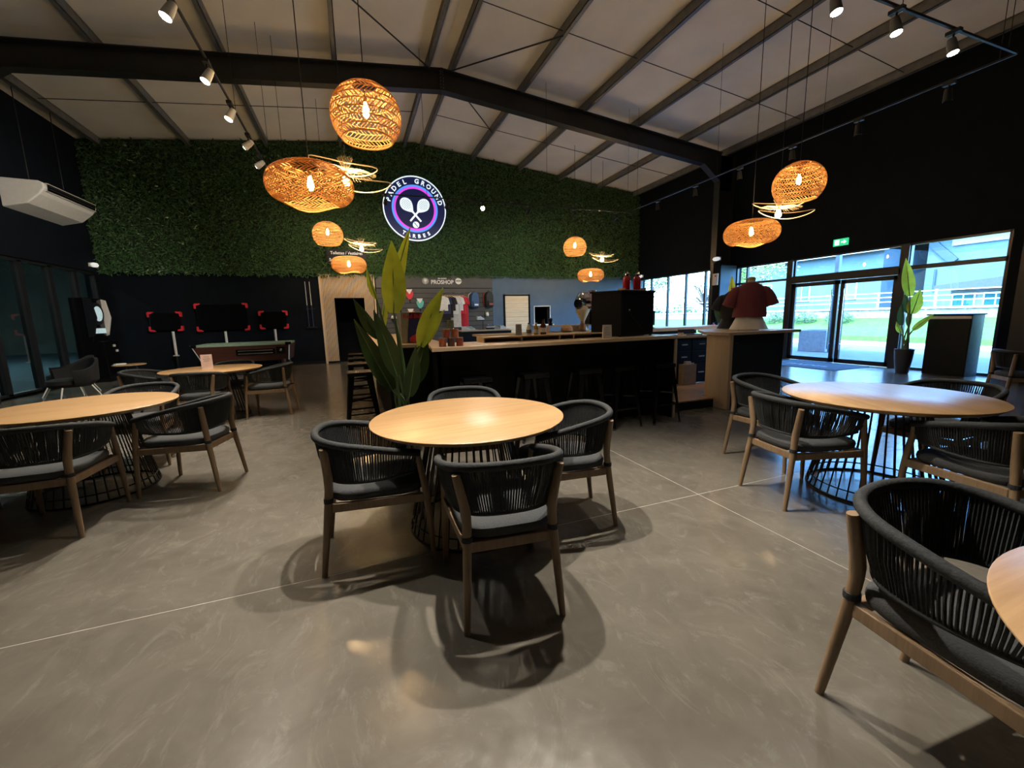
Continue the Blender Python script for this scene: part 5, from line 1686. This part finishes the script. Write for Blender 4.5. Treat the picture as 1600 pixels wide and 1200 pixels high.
# dart machine against the left wall
dm = thing('dart_machine', 'tall black electronic dart machine with white dial beside the left windows', 'arcade machine', (-6.2, 13.95, 0))
MB().box(-0.35, 0.22, -0.32, 0.32, 0, 1.05).build('base_cabinet', M_screen, dm, bevel=0.01)
MB().box(-0.35, 0.02, -0.32, 0.32, 1.05, 2.15).build('head_cabinet', M_screen, dm, bevel=0.02)
MB().tube([(0.02, 0, 1.75), (0.05, 0, 1.75)], 0.28, 36).build('dial_ring', M_blackm, dm, smooth=True)
M_dial = mat('dial_white', (0.55, 0.66, 0.68), 0.5, emit=(0.5, 0.75, 0.8), estr=0.25)
MB().tube([(0.05, 0, 1.75), (0.06, 0, 1.75)], 0.19, 36).build('dial', M_dial, dm)
MB().box(0.015, 0.06, -0.22, 0.22, 1.25, 1.38).build('score_display', M_dial, dm)
MB().prism([(-0.05, 1.15), (0.06, 1.20), (0.16, 1.65), (0.10, 2.10), (-0.05, 2.15)], 0.30, 0.36, 'Y').build('side_fin', M_card, dm)
MB().prism([(-0.05, 1.15), (0.06, 1.20), (0.16, 1.65), (0.10, 2.10), (-0.05, 2.15)], -0.36, -0.30, 'Y').build('side_fin', M_blackm, dm)
for yy, zz in ((0.1, 0.92), (0.2, 0.78)):
    MB().box(0.22, 0.235, yy - 0.05, yy + 0.05, zz - 0.03, zz + 0.03).build('coin_plate', M_whitem, dm)
# lounge chairs and side table by the left glazing
def lounge(x, y, rz, lb):
    t = thing('lounge_chair', lb, 'armchair', (x, y, 0), rz, 'dark lounge chairs by the left glazing')
    M_l = mat('dark_velvet', (0.006, 0.006, 0.007), 0.9)
    m = MB()
    secs = []
    n = 20
    for i in range(n + 1):
        a = pi * (-0.08 + 1.16 * i / n)
        r = 0.40
        hz = 0.62 + 0.20 * sin(max(0, min(pi, a))) ** 2
        c, s_ = cos(a), sin(a)
        secs.append([(0.30 * c, -0.30 * s_ * 0.9, 0.30), (r * c, -r * s_, 0.40), (r * 1.06 * c, -r * 1.06 * s_, hz), (r * 0.94 * c, -r * 0.94 * s_, hz), (r * 0.86 * c, -r * 0.86 * s_, 0.44), (0.26 * c, -0.26 * s_, 0.34)])
    vs = [p for s_ in secs for p in s_]
    fs = []
    for i in range(n):
        for j in range(6):
            j2 = (j + 1) % 6
            fs.append((i * 6 + j, i * 6 + j2, (i + 1) * 6 + j2, (i + 1) * 6 + j))
    fs += [tuple(range(6)), tuple(n * 6 + j for j in range(5, -1, -1))]
    m.add(vs, fs)
    m.build('shell', M_l, t, smooth=True)
    ering(MB(), [(0.30, 0.30, 0.30), (0.36, 0.35, 0.34), (0.43, 0.34, 0.33), (0.45, 0.28, 0.27), (0.455, 0.02, 0.02)]).build('seat_pad', M_l, t, smooth=True)
    for sx in (-1, 1):
        for sy in (-1, 1):
            MB().tube([(sx * 0.20, sy * 0.20, 0.33), (sx * 0.33, sy * 0.33, 0)], [0.013, 0.009], 8).build('leg', M_whitem, t)
lounge(-5.15, 10.35, 2.4, 'dark tub lounge chair with thin metal legs, nearest the left glazing')
lounge(-5.75, 11.55, 1.6, 'dark tub lounge chair farther back along the left glazing')
st = thing('side_table', 'small round pale topped side table with thin splayed legs near the dart machine', 'side table', (-4.85, 11.9, 0))
MB().lathe([(0.28, 0.53), (0.30, 0.54), (0.30, 0.555), (0.295, 0.558)], n=36).build('top', M_oakt, st, smooth=True)
for k in range(3):
    a = 2 * pi * k / 3 + 0.4
    MB().tube([(0.10 * cos(a), 0.10 * sin(a), 0.53), (0.26 * cos(a), 0.26 * sin(a), 0)], 0.011, 8).build('leg', M_wire, st)
fo = thing('folded_leaflets', 'white leaflets at the edge of the small side table', 'leaflet', (-5.0, 11.82, 0.558), 0.4)
MB().box(-0.10, 0.10, -0.07, 0.07, 0, 0.012).build('sheet', M_white, fo)
MB().cbox((0.02, 0.01, 0.022), (0.18, 0.12, 0.018), 0.3).build('sheet', M_white, fo)
# air conditioner
ac = thing('air_conditioner', 'white under-ceiling air conditioner with dark outlet grille high on the left wall', 'air conditioner', (-6.3, 13.1, 4.2))
MB().prism([(-6.62, 4.52), (-5.98, 4.50), (-5.90, 4.46), (-5.88, 4.36), (-5.98, 4.22), (-6.20, 4.03), (-6.62, 3.93)], 12.20, 14.15).build('housing', M_white, ac, world=True, bevel=0.03, seg=3)
MB().prism([(-5.870, 4.45), (-5.862, 4.43), (-5.872, 4.33), (-5.884, 4.31)], 12.30, 14.05).build('outlet_slot', M_screen, ac, world=True)
for zz in (4.41, 4.36):
    MB().bar((-5.860, 12.32, zz), (-5.866, 14.03, zz), 0.03, 0.008).build('louvre', M_pot, ac, world=True)
MB().prism([(-5.895, 4.47), (-5.855, 4.462), (-5.855, 4.452), (-5.89, 4.452)], 12.27, 14.08).build('outlet_trim', M_white, ac, world=True)
MB().prism([(-5.90, 4.31), (-5.864, 4.305), (-5.868, 4.295), (-5.90, 4.295)], 12.27, 14.08).build('outlet_trim', M_white, ac, world=True)
for yy in (12.6, 13.8):
    MB().tube([(-6.3, yy, 4.5), (-6.3, yy, roofz(-6.3))], 0.008, 6).build('hanger_rod', M_steel, ac, world=True)

# ================================================================== ENTRANCE THINGS
em_ = thing('entrance_mat', 'blue grey entrance mat with worn pale lettering inside the glass doors', 'mat', (10.85, 7.15, 0), radians(90))
MB().box(-0.95, 0.95, -0.65, 0.65, 0.0, 0.012).build('pile', mat('mat_blue_grey', (0.045, 0.07, 0.10), 0.95, bump=0.4, scale=220), em_, bevel=0.003)
text_obj('lettering', 'PADEL', 0.36, mat('mat_letters', (0.22, 0.27, 0.32), 0.95), (0, 0.12, 0.0125), (0, 0, pi), em_, 0.0008, 0.005)
cb2 = thing('entrance_cabinet', 'black free standing cabinet with grey side before the right window', 'cabinet', (11.35, 4.72, 0))
M_cside = mat('grey_cabinet_side', (0.16, 0.18, 0.19), 0.4)
MB().box(11.16, 11.60, 4.40, 5.06, 0.0, 1.22).build('body', M_cside, cb2, world=True, bevel=0.004)
MB().box(11.13, 11.16, 4.41, 5.05, 0.02, 1.14).build('door', M_blackm, cb2, world=True, bevel=0.003)
MB().box(11.12, 11.62, 4.38, 5.08, 1.22, 1.245).build('top', M_blackm, cb2, world=True)
MB().box(11.14, 11.16, 4.41, 5.05, 1.15, 1.20).build('light_strip', M_whitem, cb2, world=True)
MB().lathe([(0.012, 0), (0.014, 0.01)], n=10).build('lock', M_chrome, cb2).matrix_local = Matrix.Translation((-0.222, 0.30, 0.86)) @ Matrix.Rotation(radians(-90), 4, 'Y')
# little fittings on walls and column
def wall_lamp(loc, ax, lb):
    t = thing('emergency_lamp', lb, 'lamp', loc, 0, 'oval white emergency lamps')
    m = ering(MB(), [(-0.06, 0.02, 0.04), (-0.05, 0.06, 0.10), (0, 0.08, 0.14), (0.05, 0.06, 0.10), (0.06, 0.02, 0.04)], 18)
    m.build('diffuser', mat('lamp_white', (0.8, 0.8, 0.78), 0.4, emit=(0.8, 0.82, 0.8), estr=0.35), t, smooth=True)
    MB().box(-0.03 + ax * 0.05, 0.03 + ax * 0.05, -0.11, 0.11, -0.05, 0.05).build('back_box', M_white, t)
wall_lamp((10.93, 10.40, 3.06), 1, 'oval white lamp at the top of the dark column edge')
wall_lamp((11.62, 15.05, 2.98), 1, 'oval white lamp in the far right corner above the back windows')
wall_lamp((-6.52, 15.05, 3.10), -1, 'oval white lamp in the far left corner under the plant wall')
cbx = thing('control_box', 'cream switch box on the dark column edge', 'switch box', (10.98, 10.41, 2.25))
MB().box(-0.06, 0, -0.10, 0.10, 0, 0.36).build('case', M_card, cbx, bevel=0.006)
MB().box(-0.065, -0.06, -0.05, 0.0, 0.26, 0.30).build('button', M_pot, cbx)
fe = thing('fire_extinguisher', 'red fire extinguisher at the foot of the dark column', 'extinguisher', (10.80, 10.25, 0.55))
MB().lathe([(0.07, 0), (0.08, 0.02), (0.08, 0.40), (0.05, 0.46), (0.02, 0.48)], n=20).build('cylinder', mat('extinguisher_red', (0.55, 0.02, 0.02), 0.3), fe, smooth=True)
MB().lathe([(0.02, 0.48), (0.025, 0.52)], n=10).build('valve', M_chrome, fe)
MB().tube(spline([(0.0, -0.02, 0.50), (-0.09, -0.04, 0.44), (-0.10, -0.03, 0.15)], 4), 0.010, 6).build('hose', M_blackm, fe, smooth=True)
MB().bar((0, 0, 0.50), (0.0, -0.10, 0.55), 0.02, 0.01).build('lever', M_blackm, fe)
MB().box(-0.05, 0.19, 0.0, 0.05, 0.25, 0.29).build('wall_bracket', M_blackm, fe)

# ================================================================== OUTDOORS
M_asph = mat('pale_asphalt', (0.12, 0.12, 0.125), 0.9, var=0.12, scale=3)
M_grass = mat('grass_bank', (0.055, 0.125, 0.010), 0.95, var=0.35, scale=6, bump=0.5)
M_render = mat('pale_render', (0.075, 0.115, 0.14), 0.9, var=0.12, scale=0.8)
M_stone = mat('garden_stone', (0.22, 0.20, 0.17), 0.9, var=0.35, scale=5, bump=0.4)
M_tile = mat('roof_tile', (0.20, 0.15, 0.12), 0.9, var=0.25, scale=8)
tag(MB().box(XR + 0.25, 60, -30, 60, -0.3, -0.02).build('ground_outside', M_asph), kind='structure')
gb = MB().prism([(18.6, -0.02), (19.0, 0.30), (20.8, 0.62), (22.2, 0.95), (22.2, -0.02)], -8, 40).build('grass_bank', M_grass)
tag(gb, 'bright green grass bank across the road outside', 'grass', kind='stuff')
kb_ = thing('kerb', 'pale concrete kerb edging the grass bank outside', 'kerb', (18.5, 10, 0))
kmesh = MB().box(-0.08, 0.08, -0.48, 0.48, -0.02, 0.13).mesh('kerb_stone', M_card)
for k in range(30):
    o = bpy.data.objects.new('kerb_stone', kmesh); COL.objects.link(o); o.parent = kb_; o.location = (0, -5 + k, 0)
gw_ = thing('garden_wall', 'low pale stone garden wall above the grass bank outside', 'wall', (22.35, 10, 0.8))
MB().box(-0.15, 0.15, -18, 30, 0.0, 0.52).build('wall_core', M_stone, gw_)
cop = MB().box(-0.2, 0.2, -0.58, 0.58, 0.52, 0.60).mesh('coping_stone', M_card)
for k in range(26):
    o = bpy.data.objects.new('coping_stone', cop); COL.objects.link(o); o.parent = gw_; o.location = (0, -10 + k * 1.2, 0)
fn = thing('garden_fence', 'pale metal railing on top of the garden wall outside', 'fence', (22.35, 10, 1.4))
for zz in (0.25, 0.45, 0.65):
    MB().box(-0.02, 0.02, -12, 20, zz - 0.02, zz + 0.02).build('rail', M_whitem, fn)
for k in range(17):
    MB().box(-0.03, 0.03, -12 + k * 2 - 0.03, -12 + k * 2 + 0.03, 0, 0.70).build('post', M_whitem, fn)
# houses
def house(name, lb, x, y0, y1, h, rise, wins, depth=8.0):
    t = thing(name, lb, 'building', (x, (y0 + y1) / 2, 0))
    MB().box(x, x + depth, y0, y1, 0, h).build('wall', M_render, t, world=True)
    MB().prism([(x - 0.6, h - 0.05), (x + depth / 2, h + rise), (x + depth + 0.6, h - 0.05), (x + depth / 2, h + rise + 0.25)], y0 - 0.5, y1 + 0.5).build('roof', M_tile, t, world=True)
    MB().box(x - 0.62, x - 0.52, y0 - 0.5, y1 + 0.5, h - 0.12, h + 0.04).build('gutter', M_whitem, t, world=True)
    for yy, z0, w, hh in wins:
        f = MB().box(x - 0.06, x + 0.02, yy - w / 2, yy + w / 2, z0, z0 + hh).build('window', M_whitem, t, world=True)
        MB().box(x - 0.08 - x, -0.055, yy - w / 2 + 0.07 - (y0 + y1) / 2, yy - 0.03 - (y0 + y1) / 2, z0 + 0.07, z0 + hh - 0.07).build('pane', mat('house_pane', (0.04, 0.10, 0.11), 0.1), f)
        MB().box(x - 0.08 - x, -0.055, yy + 0.03 - (y0 + y1) / 2, yy + w / 2 - 0.07 - (y0 + y1) / 2, z0 + 0.07, z0 + hh - 0.07).build('pane', mat('house_pane', (0.04, 0.10, 0.11), 0.1), f)
    return t
house('house', 'pale house with tiled eaves straight across from the entrance doors', 31, 16.6, 27, 5.0, 1.5, ((18.5, 2.0, 1.2, 1.4), (21.5, 2.0, 1.2, 1.4), (24.5, 2.0, 1.2, 1.4)))
hb = house('warehouse', 'large pale blue grey building seen through the right hand window', 33, 3, 15.4, 5.6, 1.0, ())
MB().bar((32.9, 15.2, 5.15), (32.9, 14.1, 3.95), 0.12, 0.42).build('gable_band', mat('gable_teal', (0.03, 0.055, 0.065), 0.7), hb, world=True)
MB().box(32.88, 32.98, 3.0, 14.3, 4.85, 5.6).build('pale_cladding', mat('pale_cladding', (0.26, 0.30, 0.31), 0.8), hb, world=True)
MB().tube([(32.9, 14.9, 2.4), (32.9, 14.9, 3.6)], 0.06, 8).build('downpipe', mat('gable_teal', (0.03, 0.055, 0.065), 0.7), hb, world=True)
an = thing('canopy_annex', 'low annex with dark sloped canopy and teal windows behind the railing', 'building', (27, 9.6, 0))
MB().box(0.6, 4, -2.3, 2.2, 0, 2.15).build('wall', mat('annex_render', (0.22, 0.25, 0.26), 0.9), an)
MB().prism([(-2.8, 2.12), (2.6, 2.18), (2.6, 2.42), (-0.4, 2.72), (-2.8, 2.55)], 0, 4, 'X').build('canopy', mat('canopy_slate', (0.05, 0.055, 0.06), 0.7), an)
for yy in (-1.6, -0.5, 0.6, 1.7):
    f = MB().box(0.54, 0.62, yy - 0.42, yy + 0.42, 0.9, 2.0).build('window', M_whitem, an)
    MB().box(0.525, 0.545, yy - 0.36, yy - 0.03, 0.96, 1.94).build('pane', mat('teal_pane', (0.03, 0.12, 0.11), 0.1), f)
    MB().box(0.525, 0.545, yy + 0.03, yy + 0.36, 0.96, 1.94).build('pane', mat('teal_pane', (0.03, 0.12, 0.11), 0.1), f)
# planter
pl = thing('concrete_planter', 'square concrete planter on the forecourt outside the glass doors', 'planter', (14.95, 9.72, 0), radians(12))
MB().box(-0.40, 0.40, -0.40, 0.40, -0.02, 0.70).build('box', mat('planter_concrete', (0.36, 0.36, 0.38), 0.9), pl, bevel=0.01)
MB().box(-0.34, 0.34, -0.34, 0.34, 0.70, 0.705).build('soil', M_soil, pl)
cp = thing('canopy_post', 'slim blue grey steel post of the porch outside the doors', 'post', (14.7, 9.1, 0))
MB().box(-0.06, 0.06, -0.06, 0.06, -0.02, 4.2).build('post', mat('post_blue_grey', (0.10, 0.15, 0.20), 0.5), cp)
MB().box(-0.12, 0.12, -0.12, 0.12, -0.02, 0.0).build('foot_plate', M_purlin, cp)
# trees and shrubs
def tree(x, y, h, r, lb, leafm, n=1500, bare=False, seed=1):
    rn = random.Random(seed)
    t = thing('tree', lb, 'tree', (x, y, 0))
    m = MB()
    m.tube([(0, 0, -0.1), (0.05, 0.03, h * 0.35), (0, 0.1, h * 0.6)], [0.16, 0.12, 0.08], 8)
    ends = []
    for k in range(9 if not bare else 22):
        a = rn.uniform(0, 2 * pi)
        z0 = h * rn.uniform(0.3, 0.6)
        e = Vector((cos(a) * r * rn.uniform(0.4, 0.9), sin(a) * r * rn.uniform(0.4, 0.9), h * rn.uniform(0.6, 0.98)))
        s0 = Vector((0.03, 0.05, z0))
        m.tube([s0, s0.lerp(e, 0.5) + Vector((0, 0, 0.1 * h * rn.random())), e], [0.06, 0.04, 0.015], 5)
        ends.append(e)
        if bare:
            for q in range(6):
                p = s0.lerp(e, rn.uniform(0.4, 1))
                d = Vector((rn.uniform(-1, 1), rn.uniform(-1, 1), rn.uniform(0, 1))) * r * 0.4
                m.tube([p, p + d], [0.018, 0.006], 4)
    m.build('trunk', mat('bark', (0.12, 0.09, 0.07), 0.9), t)
    if n:
        vs, fs = [], []
        for i in range(n):
            c = rn.choice(ends) + Vector((rn.gauss(0, 1), rn.gauss(0, 1), rn.gauss(0, 0.8))) * r * 0.28
            L = rn.uniform(0.08, 0.2)
            d = Vector((rn.uniform(-1, 1), rn.uniform(-1, 1), rn.uniform(-1, 0.5))).normalized() * L
            s_ = d.orthogonal().normalized() * L * 0.3
            o = len(vs)
            vs += [tuple(c), tuple(c + d * 0.5 + s_), tuple(c + d), tuple(c + d * 0.5 - s_)]
            fs.append((o, o + 1, o + 2, o + 3))
        me = bpy.data.meshes.new('crown')
        me.from_pydata(vs, [], fs)
        me.materials.append(leafm)
        o = bpy.data.objects.new('crown', me)
        COL.objects.link(o)
        o.parent = t
M_tl1 = mat('tree_leaf_light', (0.22, 0.30, 0.07), 0.7, var=0.3, scale=3, trans=0.3)
M_tl2 = mat('tree_leaf_dark', (0.07, 0.14, 0.05), 0.7, var=0.3, scale=3, trans=0.2)
tree(24.5, 20.0, 4.6, 1.6, 'light green leafy tree left of the entrance doors outside', M_tl1, 2600, seed=2)
tree(25, 24.5, 4.0, 1.8, 'bare branched tree behind the maroon mannequin outside', M_tl1, 200, True, 3)
tree(23.5, 29.5, 5.0, 1.8, 'dark green tree outside the windows behind the bar', M_tl2, 2600, seed=4)
tree(25, 34, 4.5, 2.0, 'yellow green tree outside the windows behind the bar', M_tl1, 2200, seed=5)
tree(27, 39, 6.0, 2.4, 'farthest dark tree outside the windows behind the bar', M_tl2, 2600, seed=6)
tree(25.5, 7.2, 4.4, 1.5, 'bare twiggy tree at the right end of the railing outside', M_tl1, 150, True, 8)
def shrub(x, y, z, r, h, lb, seed, n=700, grp='shrubs along the garden wall', lk=1.0):
    rn = random.Random(seed)
    t = thing('shrub', lb, 'shrub', (x, y, z), 0, grp)
    vs, fs = [], []
    for i in range(n):
        a, q = rn.uniform(0, 2 * pi), rn.random() ** 0.5
        c = Vector((cos(a) * r * q, sin(a) * r * q, rn.random() * h * (1 - 0.6 * q)))
        L = rn.uniform(0.05, 0.12) * lk
        d = Vector((rn.uniform(-1, 1), rn.uniform(-1, 1), rn.uniform(-0.2, 1))).normalized() * L
        s_ = d.orthogonal().normalized() * L * 0.35
        o = len(vs)
        vs += [tuple(c), tuple(c + d * 0.5 + s_), tuple(c + d), tuple(c + d * 0.5 - s_)]
        fs.append((o, o + 1, o + 2, o + 3))
    me = bpy.data.meshes.new('foliage')
    me.from_pydata(vs, [], fs)
    me.materials.append(M_tl2)
    o = bpy.data.objects.new('foliage', me)
    COL.objects.link(o); o.parent = t
    MB().tube([(0, 0, -0.05), (0, 0, h * 0.6)], [0.05, 0.02], 6).build('stem', mat('bark', (0.12, 0.09, 0.07), 0.9), t)
for i, (yy, lb) in enumerate(((13.0, 'low dark shrub on the bank seen through the right door leaf'), (14.6, 'low dark shrub on the bank seen between the door leaves'), (16.2, 'low dark shrub on the bank seen through the left door leaf'), (18.2, 'low dark shrub on the bank seen left of the doors'))):
    shrub(21.4, yy, 0.74, 0.55, 0.75, lb, 20 + i)
for i, (xx, yy, hh, lb) in enumerate(((24.2, 22.0, 2.2, 'tall garden bush outside, nearest the boxed column'), (24.6, 26.5, 2.8, 'tall garden bush outside the back windows, right pane'), (25.0, 30.5, 2.4, 'tall garden bush outside the back windows, middle panes'), (25.4, 34.5, 3.0, 'tall garden bush outside the back windows, left panes'), (26.0, 39.5, 2.8, 'farthest tall garden bush outside the back windows'))):
    shrub(xx, yy, 0.0, 1.7, hh, lb, 50 + i, 2600, 'tall bushes behind the garden wall', 2.2)
